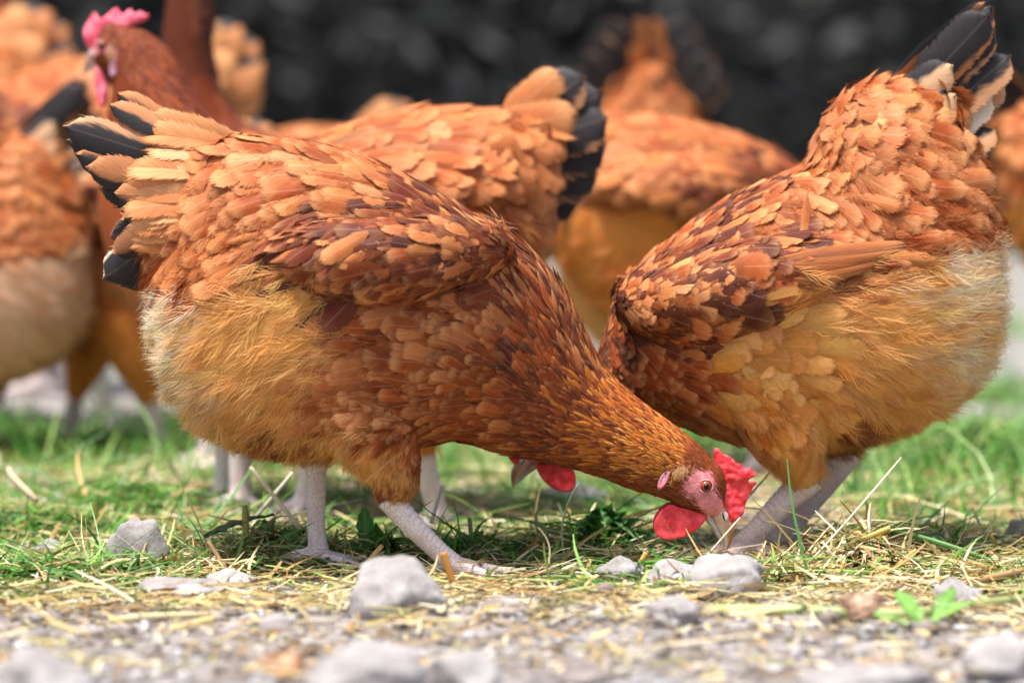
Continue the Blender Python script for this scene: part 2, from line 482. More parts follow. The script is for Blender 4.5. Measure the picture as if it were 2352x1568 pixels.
# ------------------------------------------------------------------ plumage colours (linear albedo)
TAN, TAN2 = (0.46, 0.145, 0.042), (0.58, 0.235, 0.088)
ORG, RUST, RUST2 = (0.34, 0.070, 0.012), (0.165, 0.028, 0.006), (0.24, 0.046, 0.009)
BRN, BRN2 = (0.065, 0.013, 0.005), (0.095, 0.019, 0.006)
OCH, OCH2 = (0.91, 0.52, 0.17), (0.86, 0.44, 0.12)
CRM, CRM2 = (0.95, 0.79, 0.58), (0.90, 0.64, 0.37)
GOLD, GOLD2 = (0.80, 0.40, 0.11), (0.68, 0.27, 0.05)
NG, NO = (0.54, 0.145, 0.013), (0.32, 0.058, 0.006)
DKH, DKH2 = (0.11, 0.023, 0.008), (0.07, 0.016, 0.006)
PAL = {
    'covert': [(TAN, .6), (TAN, .3), (ORG, .5), (TAN2, .5)],
    'saddle': [(TAN, .5), (TAN2, .5), (TAN, .3), (ORG, .7), (TAN, .7)],
    'rump': [(ORG, .5), (RUST2, .6), (TAN, .5), (ORG, .8), (TAN, .3)],
    'wing': [(BRN2, .1), (RUST, .15), (RUST, .4), (BRN2, .2), (TAN, .6), (RUST, .2), (RUST2, .6)],
    'wing2': [(BRN2, .15), (TAN, .3), (TAN2, .3), (RUST, .5), (BRN2, .1), (TAN, .6), (ORG, .5)],
    'cape': [(TAN2, .8), (RUST2, .8), (BRN2, .5), (TAN, .8), (RUST, .9)],
    'breast': [(ORG, .6), (RUST2, .9), (ORG, .5), (ORG, .9), (RUST2, .5), (TAN, .7)],
    'breastd': [(RUST, .4), (BRN2, .3), (NO, .3)],
    'flank': [(ORG, .8), (TAN, .8), (TAN, .6), (TAN2, .7)],
    'gold': [(GOLD, .5), (GOLD2, .6), (GOLD, .7), (GOLD2, .4)],
    'neckd': [(BRN2, .4), (RUST, .3), (NO, .4), (RUST, .3), (RUST2, .5), (NO, .7)],
    'neck': [(NO, .5), (NG, .5), (RUST2, .3), (NG, .6), (RUST, .4)],
    'neckg': [(NG, .5), (NG, .3), (NO, .4), (RUST, .3), (NG, .6), (GOLD2, .3)],
    'hood': [(RUST, .05), (RUST2, .05), (RUST, .1)],
    'dark': [(DKH, .1), (DKH2, .1), (RUST, .1)],
    'cream': [(CRM, 1), (CRM2, 1), (CRM, 1)],
    'creamgold': [(CRM2, 1), (CRM2, 1), (OCH, 1)],
    'ochre': [(OCH, 1), (OCH2, 1), (OCH, 1), (OCH2, 1)],
    'golddown': [(GOLD, 1), (OCH, 1), (OCH2, 1), (OCH, 1)],
    'amber': [((.86, .31, .06), 1), ((.80, .25, .04), 1), ((.88, .38, .09), 1)],
    'rustdown': [(RUST2, 1), (OCH2, 1), (ORG, 1)],
    'tandown': [((.70, .38, .2), 1), ((.78, .50, .31), 1), ((.54, .24, .10), 1), ((.82, .58, .4), 1)],
}

class Field:
    """feather tracts: rows of (u, v, du, dv, length, width ratio, kind, palette)"""
    def __init__(self, rows):
        self.uv = np.array([r[:2] for r in rows], float)
        d = np.array([r[2:4] for r in rows], float); self.dir = d / np.linalg.norm(d, axis=1)[:, None]
        self.len = np.array([r[4] for r in rows], float); self.wid = np.array([r[5] for r in rows], float)
        self.kind = np.array([r[6] for r in rows]); self.pal = [r[7] for r in rows]
        self.mean = np.array([np.mean([c for c, _ in PAL[p]], axis=0) if p in PAL else (0.4, 0.2, 0.1) for p in self.pal])
    def weights(self, uv, power=2.4):
        d2 = ((uv[:, None, :] - self.uv[None]) ** 2).sum(-1) + 30.0
        w = d2 ** -power
        return w / w.sum(1, keepdims=True)

def poisson(P3, r, limit):
    """greedy dart throwing over candidate points"""
    cell = float(r.max()); grid = {}; keep = []
    keys = np.floor(P3 / cell).astype(int)
    for i in range(len(P3)):
        kx, ky, kz = keys[i]; ok = True; p = P3[i]; ri = r[i]
        for ax in (kx - 1, kx, kx + 1):
            for ay in (ky - 1, ky, ky + 1):
                for az in (kz - 1, kz, kz + 1):
                    for j in grid.get((ax, ay, az), ()):
                        q = P3[j]
                        dx = p[0] - q[0]; dy = p[1] - q[1]; dz = p[2] - q[2]
                        rr = 0.5 * (ri + r[j])
                        if dx * dx + dy * dy + dz * dz < rr * rr: ok = False; break
                    if not ok: break
                if not ok: break
            if not ok: break
        if ok:
            keep.append(i); grid.setdefault((kx, ky, kz), []).append(i)
            if len(keep) >= limit: break
    return np.array(keep, int)

# ------------------------------------------------------------------ head kit (sketch units, origin at the eye)
def zD(x, y): return np.array([(1600 + x / 4.611) / 1.0884, (1080 + y / 4.611) / 1.0884])
EYE0 = zD(745, 600)
FW0 = np.array([0.307, 0.952]); UP0 = np.array([0.952, -0.307])
def to_head(p): d = np.asarray(p, float) - EYE0; return np.array([d @ FW0, d @ UP0])
def zh(pts): return [to_head(zD(*p)) for p in pts]
HEAD_ST = [(to_head(a), to_head(b), w) for a, b, w in [
    ((1590, 988), (1487, 1146), 54), ((1628, 1024), (1518, 1156), 51), ((1654, 1064), (1550, 1164), 47),
    ((1669, 1100), (1582, 1170), 41), ((1668, 1136), (1606, 1177), 33), ((1663, 1162), (1626, 1185), 25), ((1664, 1180), (1643, 1193), 15)]]
COMB = zh([(850, 190), (880, 178), (912, 192), (935, 240), (1000, 262), (1050, 290), (1085, 325), (1105, 350), (1150, 362), (1180, 385),
           (1192, 430), (1215, 412), (1255, 403), (1290, 428), (1300, 458), (1338, 452), (1345, 472), (1330, 498), (1270, 530), (1235, 562),
           (1245, 578), (1300, 566), (1338, 572), (1336, 600), (1295, 640), (1285, 690), (1262, 720), (1225, 810), (1190, 940), (1150, 990),
           (1090, 1030), (1035, 1040), (955, 970), (900, 860), (890, 740), (925, 640), (945, 560), (930, 480), (890, 400), (850, 310)])
WATTLE = zh([(150, 1080), (165, 990), (200, 930), (250, 870), (340, 815), (430, 845), (600, 890), (700, 925), (775, 958), (740, 1020),
             (700, 1065), (640, 1120), (520, 1190), (380, 1225), (250, 1215), (180, 1160)])
UPPER = [(zh([a])[0], zh([b])[0], w / 5.019) for a, b, w in [((985, 860), (775, 880), 92), ((1010, 945), (810, 950), 90), ((1062, 1040), (872, 1062), 76),
         ((1086, 1110), (925, 1160), 58), ((1080, 1190), (962, 1240), 42), ((1045, 1290), (980, 1312), 22), ((1000, 1362), (985, 1366), 5)]]
LOWER = [(zh([a])[0], zh([b])[0], w / 5.019) for a, b, w in [((800, 900), (715, 945), 66), ((850, 1000), (770, 1040), 60), ((905, 1110), (835, 1120), 46),
         ((940, 1190), (885, 1205), 34), ((965, 1270), (938, 1275), 18), ((976, 1318), (965, 1320), 5)]]
COMB3 = [(x / 2.437, y / 2.437) for x, y in [(505, 290), (478, 240), (468, 170), (498, 115), (532, 66), (558, 112), (600, 86), (655, 42), (680, 86), (735, 48), (752, 86),
         (788, 58), (802, 80), (834, 78), (826, 106), (780, 130), (720, 150), (660, 180), (600, 230), (550, 275)]]

class Hen:
    def __init__(self, name, Y0, u0, stations, chains, rows, voxel, dens=1.0, lscale=1.0, n_parts=0, head=None, bald=(), comb_mat='comb', comb=None,
                 plume_dens=1.0, cand=26000, face_amount=1.0, fs=1.0):
        self.fs = fs; self.fine = n_parts > 200
        self.Y0 = Y0; self.k = (D1 + Y0) / D1; self.u0 = u0
        self.root = empty(name, Vector((P(u0, 0, Y0).x, Y0, 0)))
        self.field = Field(rows); self.field.len *= lscale; self.head = head
        st = list(stations)
        if head: st += [(self.hd(a), self.hd(b), w * head[3]) for a, b, w in HEAD_ST]
        self.build_body(st, chains, voxel)
        self.colour_body(head, face_amount)
        self.scatter(dens, n_parts, bald, plume_dens, cand)
        if head: self.build_head(comb_mat, comb or COMB)
    # sketch (u, v, y offset in sketch units) -> metres in the hen's own space
    def L(self, u, v, y=0.0):
        return np.array([(u - self.u0) * S * self.k, y * S * self.k, CH - (v - HV) * S * self.k])
    def uv(self, Pn):
        return np.column_stack([Pn[:, 0] / (S * self.k) + self.u0, HV + (CH - Pn[:, 2]) / (S * self.k)])
    def hd(self, ab):
        e, f, up, s = self.head
        return np.array(e) + s * (ab[0] * np.array(f) + ab[1] * np.array(up))
    def add(self, name, mesh, mat=None, parent=None, kind=None):
        o = link(name, mesh, parent or self.root, mat)
        if kind: o['kind'] = kind
        return o
    def loft(self, st, ns=28, m=4, pw=0.85, yoff=0.0):
        d = catmull([(t[0], t[1], b[0], b[1], w) for t, b, w in st], m)
        V = []
        for r in d:
            T, B = self.L(r[0], r[1]), self.L(r[2], r[3]); C = (T + B) / 2; A = (T - B) / 2; w = r[4] * S * self.k
            la = np.linalg.norm(A) / (S * self.k); A = A * (1 - (min(14, 0.15 * la) if la > 75 else 0) / la)
            for j in range(ns):
                a = 2 * math.pi * j / ns; c, s = math.cos(a), math.sin(a)
                V.append(C + A * c + np.array([0, w * math.copysign(abs(s) ** pw, s) + yoff * S * self.k, 0]))
        return np.array(V), ring_faces(len(d), ns)
    def build_body(self, st, chains, voxel):
        parts = [self.loft(st)]
        for ch in chains:
            parts.append(tube([self.L(u, v, y) for u, v, y, r in ch], [r * S * self.k for *_, r in ch], 16, 5))
        me = remesh(*join_vf(parts), voxel, 8)
        me.name = 'body'
        self.body = me
        me.calc_loop_triangles()
        n = len(me.vertices); co = np.empty(n * 3, np.float32); me.vertices.foreach_get('co', co); self.co = co.reshape(-1, 3).astype(float)
        no = np.empty(n * 3, np.float32); me.vertices.foreach_get('normal', no); self.no = no.reshape(-1, 3).astype(float)
        t = np.empty(len(me.loop_triangles) * 3, np.int32); me.loop_triangles.foreach_get('vertices', t); self.tri = t.reshape(-1, 3)
        self.bvh = BVHTree.FromPolygons([Vector(c) for c in self.co], self.tri.tolist())
        self.bodyo = self.add('body', me, M['body'])
    def near(self, u, v, side=-1):
        p = self.L(u, v); o = Vector((p[0], side * 0.5, p[2]))
        h = self.bvh.ray_cast(o, Vector((0, -side, 0)))
        return (np.array(h[0]), np.array(h[1])) if h[0] is not None else (p, np.array([0, side, 0.0]))
    def colour_body(self, head, face_amount):
        uv = self.uv(self.co); w = self.field.weights(uv, 5.0)
        c = w @ self.field.mean * 0.85
        if head:
            e = np.array(head[0]); s = head[3]; f, up = np.array(head[1]), np.array(head[2])
            d = (uv - e) / s / self.fs; a, b = d @ f / (f @ f), d @ up / (up @ up)
            nz = np.array([noise.noise(Vector(p) * 220) for p in self.co]) * 7 if len(self.co) < 400000 else 0
            # bare face: an oval round the eye running down to the beak
            m1 = 1 - ((a - 2) / 46) ** 2 - ((b + 14) / 46) ** 2 + nz * 0.03
            m2 = 1 - ((a - 44) / 34) ** 2 - ((b - 0) / 34) ** 2 + nz * 0.03
            m = np.clip(np.maximum(m1, m2) * 4, 0, 1)[:, None] * face_amount
            pink = np.array([0.80, 0.27, 0.29])[None] * (1 + 0.05 * nz[:, None]) * (1 + 0.35 * np.array([noise.noise(Vector(p) * 480) for p in self.co])[:, None]) if not np.isscalar(nz) else np.array([[0.66, 0.27, 0.29]])
            c = c * (1 - m) + pink * m
            # cheek and crown keep short bristly feathers
            self.facemask = lambda UV: self._face(UV)
        a = self.body.attributes.new('Col', 'FLOAT_COLOR', 'POINT')
        a.data.foreach_set('color', np.column_stack([c, np.ones(len(c))]).astype(np.float32).ravel())
    def _face(self, UV):
        e, f, up, s = self.head
        f, up = np.array(f), np.array(up); d = (UV - np.array(e)) / s / self.fs; a, b = d @ f / (f @ f), d @ up / (up @ up)
        return (((a - 4) / 42) ** 2 + ((b + 12) / 37) ** 2 < 1) | (((a - 45) / 32) ** 2 + ((b + 2) / 26) ** 2 < 1) | (a > 56)
    def scatter(self, dens, n_parts, bald, plume_dens, cand):
        f = self.field
        A, B, C = (self.co[self.tri[:, i]] for i in range(3))
        area = np.linalg.norm(np.cross(B - A, C - A), axis=1)
        ti = rng.choice(len(area), cand, p=area / area.sum())
        r1 = np.sqrt(rng.random(cand))[:, None]; r2 = rng.random(cand)[:, None]
        wts = (1 - r1, r1 * (1 - r2), r1 * r2)
        Pn = sum(w * X[ti] for w, X in zip(wts, (A, B, C)))
        Nn = sum(w * self.no[self.tri[ti, i]] for i, w in enumerate(wts)); Nn /= np.linalg.norm(Nn, axis=1)[:, None] + 1e-9
        uv = self.uv(Pn); w = f.weights(uv)
        ws = f.weights(uv, 4.5)
        pick = (ws.cumsum(1) > rng.random(cand)[:, None]).argmax(1)
        kind = f.kind[pick]
        unit = S * self.k
        ln = (w @ f.len) * unit; wd = np.where(f.wid[pick] > 0, f.wid[pick], 0.4)
        ok = kind != 'x'
        if self.head: ok &= ~self._face(uv)
        for (bu, bv, br) in bald: ok &= ((uv - np.array([bu, bv])) ** 2).sum(1) > br * br
        fl = w @ f.dir; F3 = np.column_stack([fl[:, 0], rng.normal(0, 0.05, cand), -fl[:, 1]])
        F3 -= (F3 * Nn).sum(1)[:, None] * Nn
        nf = np.linalg.norm(F3, axis=1); ok &= nf > 0.05
        F3 /= nf[:, None] + 1e-9
        for part in ('v', 'd'):
            soft = (rng.random(cand) < 0.10) & ((kind == 'v') | ((kind == 'n') & (ln > 0.011))) & (n_parts > 200)   # loose barbs over the vanes
            sel = np.where(ok & ((kind == 'd') | (kind == 'l') | soft if part == 'd' else (kind == 'v') | (kind == 'n') | (kind == 'l')))[0]
            sel = sel[(Nn[sel, 1] < 0.3) | (rng.random(len(sel)) < (0.45 if part == 'v' else 0.3))]      # the far flank is thinner
            if not len(sel): continue
            if part == 'v': rad = 0.37 * ln[sel] * np.sqrt(wd[sel]) / math.sqrt(dens)
            else: rad = 0.158 * ln[sel] / math.sqrt(plume_dens)
            keep = sel[poisson(Pn[sel], rad, 12000)]
            self.place(part, Pn[keep], Nn[keep], F3[keep], ln[keep], wd[keep], pick[keep], kind[keep], n_parts)
    def place(self, part, Pn, Nn, Fn, ln, wd, pick, kind, n_parts):
        n = len(Pn)
        yaw = rng.normal(0, 0.16 if part == 'v' else 0.28, n)[:, None]
        Sd = np.cross(Fn, Nn)
        Fn = Fn * np.cos(yaw) + Sd * np.sin(yaw); Sd = np.cross(Fn, Nn)
        roll = rng.normal(0, 0.12 if part == 'v' else 0.35, n)[:, None]
        Nr = Nn * np.cos(roll) + Sd * np.sin(roll)
        over = (kind == 'v') | (kind == 'n')
        lift = (np.abs(rng.normal(0.105, 0.045, n)) if part == 'v' else np.where(over, rng.uniform(0.10, 0.20, n), rng.uniform(0.06, 0.46, n) ** 1.4))[:, None]
        Y = Fn * np.cos(lift) + Nr * np.sin(lift); Z = Nr * np.cos(lift) - Fn * np.sin(lift); X = np.cross(Y, Z)
        L = ln * (rng.uniform(0.78, 1.26, n) * 1.18 if part == 'v' else rng.uniform(0.7, 1.5, n) * np.where(over, 0.72, 1))
        O = Pn - Nn * (L[:, None] * (0.004 if part == 'v' else 0.05)) - Fn * (L[:, None] * 0.45)
        col = np.empty((n, 4))
        # clumps of like-coloured feathers: the palette entry follows a coarse noise plus chance
        for i in range(n):
            pl = PAL[self.field.pal[pick[i]]]
            q = (noise.noise(Vector(Pn[i]) * 28) * 0.5 + 0.5) * 0.75 + rng.random() * 0.6
            c, al = pl[int(q * len(pl)) % len(pl)]
            g = rng.normal(1, 0.10)
            col[i] = (c[0] * g, c[1] * g * rng.normal(1, 0.04), c[2] * g * rng.normal(1, 0.08), min(1, max(0, al + rng.normal(0, 0.12))))
        col[:, :3] = np.clip(col[:, :3], 0.01, 0.9)
        if part == 'v':
            W = L * wd * rng.uniform(0.85, 1.15, n)
            nar = (kind == 'n') | (wd < 0.3)
            seen = (-Nn[:, 1] > 0.0) | (Nn[:, 2] > 0.35)
            order = np.argsort(-(L * W * np.where(seen, 1, 0)))
            parts = order[:n_parts] if n_parts else order[:0]
            rest = np.setdiff1d(np.arange(n), parts)
            for i in parts:
                me = random.choice(VMESH_N if nar[i] else VMESH_B)
                o = self.add('feather', me)
                m = Matrix.Identity(4)
                for r in range(3):
                    m[r][0] = X[i, r] * W[i]; m[r][1] = Y[i, r] * L[i]; m[r][2] = Z[i, r] * L[i]; m[r][3] = O[i, r]
                o.matrix_local = m
                o.color = tuple(col[i])
            if len(rest):
                T = VT_B + VT_N
                which = np.where(nar, len(VT_B) + rng.integers(0, len(VT_N), n), rng.integers(0, len(VT_B), n))
                V, F, U, Cc = bake(T, which[rest], O[rest], X[rest], Y[rest], Z[rest], W[rest], L[rest], col[rest])
                self.add('plumage', np_mesh('plumage', V, F, U, Cc), M['plumage'], kind='stuff')
        else:
            tip = col.copy(); tm = np.where(kind == 'd', 0.28, 0.0)[:, None]; tip[:, :3] = tip[:, :3] * (1 - tm) + np.array([0.95, 0.74, 0.44]) * tm
            base = col.copy(); base[:, :3] *= 0.9
            V, F, U, Cc = bake(PT, rng.integers(0, len(PT), n), O, X, Y, Z, L * 1.0, L, base, tip)
            self.add('down', np_mesh('down', V, F, None, Cc), M['down'], kind='stuff')
    # ---------------- long feathers placed one by one
    def quill(self, base, tip, width, color, tan=0.3, bend=0.08, twist=0.0, name='tail_feather', mat='tail', pointed=False, nrm=None):
        b, t = self.L(*base), self.L(*tip)
        ax = t - b; Ln = np.linalg.norm(ax); y = ax / Ln
        nrm = np.array([0.12, -1.0, 0.15]) if nrm is None else np.asarray(nrm, float)
        nrm = nrm - (nrm @ y) * y; nrm /= np.linalg.norm(nrm); x = np.cross(y, nrm)
        c, s = math.cos(twist), math.sin(twist); x, nrm = x * c + nrm * s, nrm * c - x * s
        W = width * S * self.k; nr, nc = 15, 9
        V, U = [], []
        sd = rng.integers(1000)
        for i in range(nr):
            q = i / (nr - 1)
            prof = min(1, 0.25 + 2.2 * q) * (1 - max(0, (q - (0.45 if pointed else 0.72)) / (0.55 if pointed else 0.28)) ** (1.6 if pointed else 2.6)) ** 0.6
            for j in range(nc):
                e = j / (nc - 1) * 2 - 1
                fr = 1 + (0.07 * noise.noise(Vector((i * 1.7, j, sd))) if abs(e) == 1 else 0)
                xx = 0.5 * W * e * prof * fr
                yy = Ln * (q - 0.03 * e * e * q) + (0.012 * Ln * noise.noise(Vector((j * 2.3, sd, 0))) if i == nr - 1 else 0)
                z = -0.10 * W * e * e - bend * Ln * q * q
                V.append(b + x * xx + y * yy + nrm * z); U.append((0.5 + 0.5 * e, q))
        q = [(i * nc + j, i * nc + j + 1, (i + 1) * nc + j + 1, (i + 1) * nc + j) for i in range(nr - 1) for j in range(nc - 1)]
        F = list(quads_to_tris(q))
        # split barbs along the rims and tip
        for j in (0, nc - 1):
            sg = -1 if j == 0 else 1
            for i in range(3, nr - 1):
                a, c2 = np.array(V[i * nc + j]), np.array(V[(i + 1) * nc + j])
                if rng.random() < 0.7:
                    n0 = len(V); tp = c2 + x * sg * W * rng.uniform(0.02, 0.07) + y * Ln * rng.uniform(0.0, 0.03)
                    V += [a, a + (c2 - a) * 0.7, tp]; U += [(0.5 + .5 * sg, i / nr)] * 3; F.append(np.array((n0, n0 + 1, n0 + 2)))
        me = np_mesh(name, np.array(V), np.array(F), np.array(U))
        o = self.add(name, me, M[mat]); o.color = (*color, tan)
        return o
    # ---------------- legs
    def leg(self, shank, radii, toes, scutes=0, name='leg'):
        parts = [tube([self.L(*p) for p in shank], [r * S * self.k for r in radii], 14, 5)]
        claws = []
        for toe in toes:
            pts = [np.array(self.L(*p[:3])) for p in toe]; rr = [p[3] * S * self.k for p in toe]
            v, f = tube(pts, rr, 10, 5)
            parts.append((v, f)); claws.append((pts[-1], pts[-1] - pts[-2], rr[-1]))
        me = remesh(*join_vf(parts), 0.0015 * (1 if scutes else 2.0), 3)
        lo = self.add(name, me, M['leg'])
        for p, d, r in claws:
            d = d / np.linalg.norm(d)
            v, f = tube([p - d * r * 0.5, p + d * r * 1.6 + np.array([0, 0, r * .3]), p + d * r * 3.4 + np.array([0, 0, -r * 0.9])], [r * .75, r * .6, r * 0.1], 8, 4)
            self.add('claw', np_mesh('claw', v, f), M['claw'], lo)
        if scutes:
            C = catmull([np.append(self.L(*p), r * S * self.k) for p, r in zip(shank, radii)], 24)
            T = np.gradient(C[:, :3], axis=0); T /= np.linalg.norm(T, axis=1)[:, None] + 1e-12
            ns, V = 9, []
            for q, rad in ((0, 0.985), (0.45, 1.035), (0.9, 1.03), (1.0, 0.985)):
                for j in range(ns):
                    a = R(-72 + 144 * j / (ns - 1)); ed = 1 - 0.06 * abs(2 * j / (ns - 1) - 1) ** 3
                    V.append((rad * ed * math.cos(a), rad * ed * math.sin(a), q * (1 - 0.10 * (2 * j / (ns - 1) - 1) ** 2)))
            F = quads_to_tris([(i * ns + j, i * ns + j + 1, (i + 1) * ns + j + 1, (i + 1) * ns + j) for i in range(3) for j in range(ns - 1)])
            sm = np_mesh('scute', V, F); sm.materials.append(M['scute'])
            idx = np.linspace(6, len(C) - 4, scutes + 1).astype(int)
            for a, b2 in zip(idx[:-1], idx[1:]):
                c = C[a, :3]; z = T[a]; fwd = self.fwd - (self.fwd @ z) * z; fwd /= np.linalg.norm(fwd); y = np.cross(z, fwd)
                h = np.linalg.norm(C[b2, :3] - c) * 1.02; r = (C[a, 3] + C[b2, 3]) / 2
                o = self.add('scute', sm, None, lo)
                m = Matrix.Identity(4)
                for i in range(3):
                    m[i][0] = fwd[i] * r; m[i][1] = y[i] * r; m[i][2] = z[i] * h; m[i][3] = c[i]
                o.matrix_local = m
        return lo
    # ---------------- comb, wattles, beak, eyes
    def slab(self, poly, y0, th, voxel=0.0008, smooth=8, warp=None):
        pts = catmull([self.hd(p) for p in list(poly) + [poly[0]]], 3)[:-1]
        n = len(pts); h = th * S * self.k * self.head[3] / 2; yc = y0 * S * self.k * self.head[3]
        bm = bmesh.new()
        vs = [bm.verts.new(self.L(*p) + np.array([0, yc - h, 0])) for p in pts]
        f = bm.faces.new(vs)
        ex = bmesh.ops.extrude_face_region(bm, geom=[f])
        for g in ex['geom']:
            if isinstance(g, bmesh.types.BMVert): g.co.y += 2 * h
        bmesh.ops.recalc_face_normals(bm, faces=bm.faces[:])
        bmesh.ops.triangulate(bm, faces=bm.faces[:])
        V = np.array([v.co[:] for v in bm.verts]); F = np.array([[v.index for v in g.verts] for g in bm.faces]); bm.free()
        me = remesh(V, F, voxel * self.head[3] * (1 if self.fine else 2.2), smooth if self.fine else 4)
        if warp:
            for v in me.vertices: v.co.y += warp(v.co)
        return me
    def build_head(self, comb_mat, comb):
        s = self.head[3]; u = S * self.k * s
        cm = M[comb_mat]
        c0 = Vector(self.L(*self.hd((30, 45))))
        self.add('comb', self.slab(comb, 0, 19, warp=lambda c: 0.0035 * noise.noise((c - c0) * 55) + 0.0012 * noise.noise(c * 260)), cm)
        for sg in (-1, 1):
            wy = self.near(*self.hd((56, -46)), sg)[0][1] / u
            w0 = Vector(self.L(*self.hd(to_head(zD(760, 950)))))
            me = self.slab(WATTLE, 0, 13, warp=lambda c: sg * (0.004 + 0.10 * ((c - w0).length)) + 0.0014 * noise.noise(c * 120))
            self.add('wattle', me, cm)
            # earlobe: a folded pink oval, and the tuft of bristles in front of the ear
            e = self.hd(to_head(zD(262, 520))); pos, nr = self.near(*e, sg)
            ax = self.L(*self.hd(to_head(zD(330, 380)))) - self.L(*self.hd(to_head(zD(190, 650))))
            ax /= np.linalg.norm(ax)
            self.add('earlobe', self.oval(pos + np.array([0, sg * 0.0010, 0]), ax, sg, 27 * u, 10 * u, 4.4 * u, 1.0), M['lobe'])
            self.tuft(self.hd(to_head(zD(450, 450))), sg)
            self.tuft(self.hd((30, -42)), sg, 34, 14, 8, (.30, .085, .02), (.42, .16, .05), 26, (.03, .12), 'bristles', (-0.9, -0.35), .5)
            self.tuft(self.hd((22, 22)), sg, 26, 12, 4, (.16, .04, .012), (.3, .09, .03), 18, (.03, .12), 'bristles', (-1, -0.1), .5)
            # eye
            pe, ne = self.near(*self.hd((0, 0)), sg)
            r = 14.5 * u
            c = pe + np.array([0, -sg * r * 0.42, 0])
            eye = self.add('eye', self.ball(c, r, 24), M['iris'])
            cp = c + np.array([0, sg * r * 0.70, 0]) + (self.L(*self.hd((1, 1))) - self.L(*self.hd((0, 0))))
            self.add('pupil', self.ball(cp, r * 0.52, 16, (1, 0.86, 1)), M['pupil'], eye)
            V = []; nr_, ns_ = 30, 8
            for i in range(nr_):
                a = 2 * math.pi * i / nr_
                for j in range(ns_):
                    b = 2 * math.pi * j / ns_
                    RR = (14.9 + 2.0 * math.cos(b)) * u
                    V.append(pe + np.array([RR * 1.12 * math.cos(a), sg * (2.4 * u * math.sin(b) + 0.4 * u), RR * 0.98 * math.sin(a)]))
            F = quads_to_tris([(i * ns_ + j, i * ns_ + (j + 1) % ns_, ((i + 1) % nr_) * ns_ + (j + 1) % ns_, ((i + 1) % nr_) * ns_ + j) for i in range(nr_) for j in range(ns_)])
            self.add('eyelid', np_mesh('eyelid', V, F), M['lid'])
            pn, _ = self.beak_side(sg, u)
        for nm, secs, mat in (('upper_beak', UPPER, 'upper'), ('lower_beak', LOWER, 'beak_low')):
            st = [(self.hd(a), self.hd(b), w * s) for a, b, w in secs]
            V, F = self.loft(st, 18, 5, 0.95)
            nring = len(V) // 18
            col = []
            for i in range(nring):
                q = i / (nring - 1)
                for j in range(18):
                    a = 2 * math.pi * j / 18; ridge = max(0, min(1, 0.5 + 0.95 * math.cos(a)))
                    tipf = min(1, max(0, (q - 0.25) / 0.3)) * min(1, 0.15 + 1.1 * ridge)
                    cc = np.array([0.60, 0.36, 0.27]) * (1 - tipf) + np.array([0.33, 0.085, 0.018]) * tipf
                    if abs(a - math.pi) < 1.2 and q > 0.3: cc = np.array([0.62, 0.50, 0.43])
                    col.append((*cc, 1))
            me = np_mesh(nm, V, F, None, np.array(col))
            self.add(nm, me, M[mat])
    def beak_side(self, sg, u):
        # nostril flap on the side of the upper beak
        p = self.L(*self.hd(to_head(zD(985, 960)))); c = p + np.array([0, sg * 15.0 * u, 0])
        ax = self.L(*self.hd(to_head(zD(1000, 1030)))) - self.L(*self.hd(to_head(zD(965, 900)))); ax /= np.linalg.norm(ax)
        flap = self.add('nostril', self.oval(c, ax, sg, 13 * u, 6.5 * u, 4 * u, 0.0), M['beak_low'])
        up = self.L(*self.hd((0, -1))) - self.L(*self.hd((0, 0))); up /= np.linalg.norm(up)
        self.add('nostril_slit', self.oval(c + up * 5.4 * u + np.array([0, sg * 1.2 * u, 0]), ax, sg, 9 * u, 2.0 * u, 2.4 * u, 0.0), M['pupil'], flap)
        return c, None
    def ball(self, c, r, n, sc=(1, 1, 1)):
        V = []
        for i in range(n // 2 + 1):
            th = math.pi * i / (n // 2)
            for j in range(n):
                a = 2 * math.pi * j / n
                V.append(c + r * np.array([sc[0] * math.sin(th) * math.cos(a), sc[1] * math.sin(th) * math.sin(a), sc[2] * math.cos(th)]))
        return np_mesh('ball', V, ring_faces(n // 2 + 1, n))
    def oval(self, c, ax, sg, a, b, th, dish):
        sd = np.cross(ax, np.array([0, sg, 0.0])); sd /= np.linalg.norm(sd); nn = np.array([0, sg, 0.0]); V = []
        n, m = 24, 6
        for i in range(m + 1):
            q = i / m
            for j in range(n):
                t = 2 * math.pi * j / n
                rr = q
                z = th * (math.sqrt(max(0, 1 - q ** 4)) - dish * (1 - q * q) * 0.9) + th * 0.12 * math.sin(3 * t) * q
                V.append(c + ax * a * rr * math.cos(t) + sd * b * rr * math.sin(t) + nn * (z if i < m else -th * 0.8))
        return np_mesh('oval', V, ring_faces(m + 1, n))
    def tuft(self, e, sg, n=110, sx=8, sy=12, col=(0.84, 0.54, 0.24), tipc=(0.8, 0.66, 0.48), ln=22, lift=(0.25, 0.8), name='ear_tuft', fd=(-0.85, 0.5), slim=0.7):
        u = S * self.k * self.head[3]
        fw = self.L(*self.hd(fd)) - self.L(*self.hd((0, 0))); fw /= np.linalg.norm(fw)
        pts, nrm = [], []
        for i in range(n):
            a, b = rng.normal(0, sx), rng.normal(0, sy)
            h = self.near(*(e + self.hd((a, b)) - self.hd((0, 0))), sg); pts.append(h[0]); nrm.append(h[1])
        pts, nrm = np.array(pts), np.array(nrm)
        Fn = fw[None] - (fw[None] * nrm).sum(1)[:, None] * nrm; Fn /= np.linalg.norm(Fn, axis=1)[:, None]
        lf = rng.uniform(*lift, n)[:, None]
        Y = Fn * np.cos(lf) + nrm * np.sin(lf); Z = nrm * np.cos(lf) - Fn * np.sin(lf); X = np.cross(Y, Z)
        L = np.full(n, ln * u) * rng.uniform(0.7, 1.2, n)
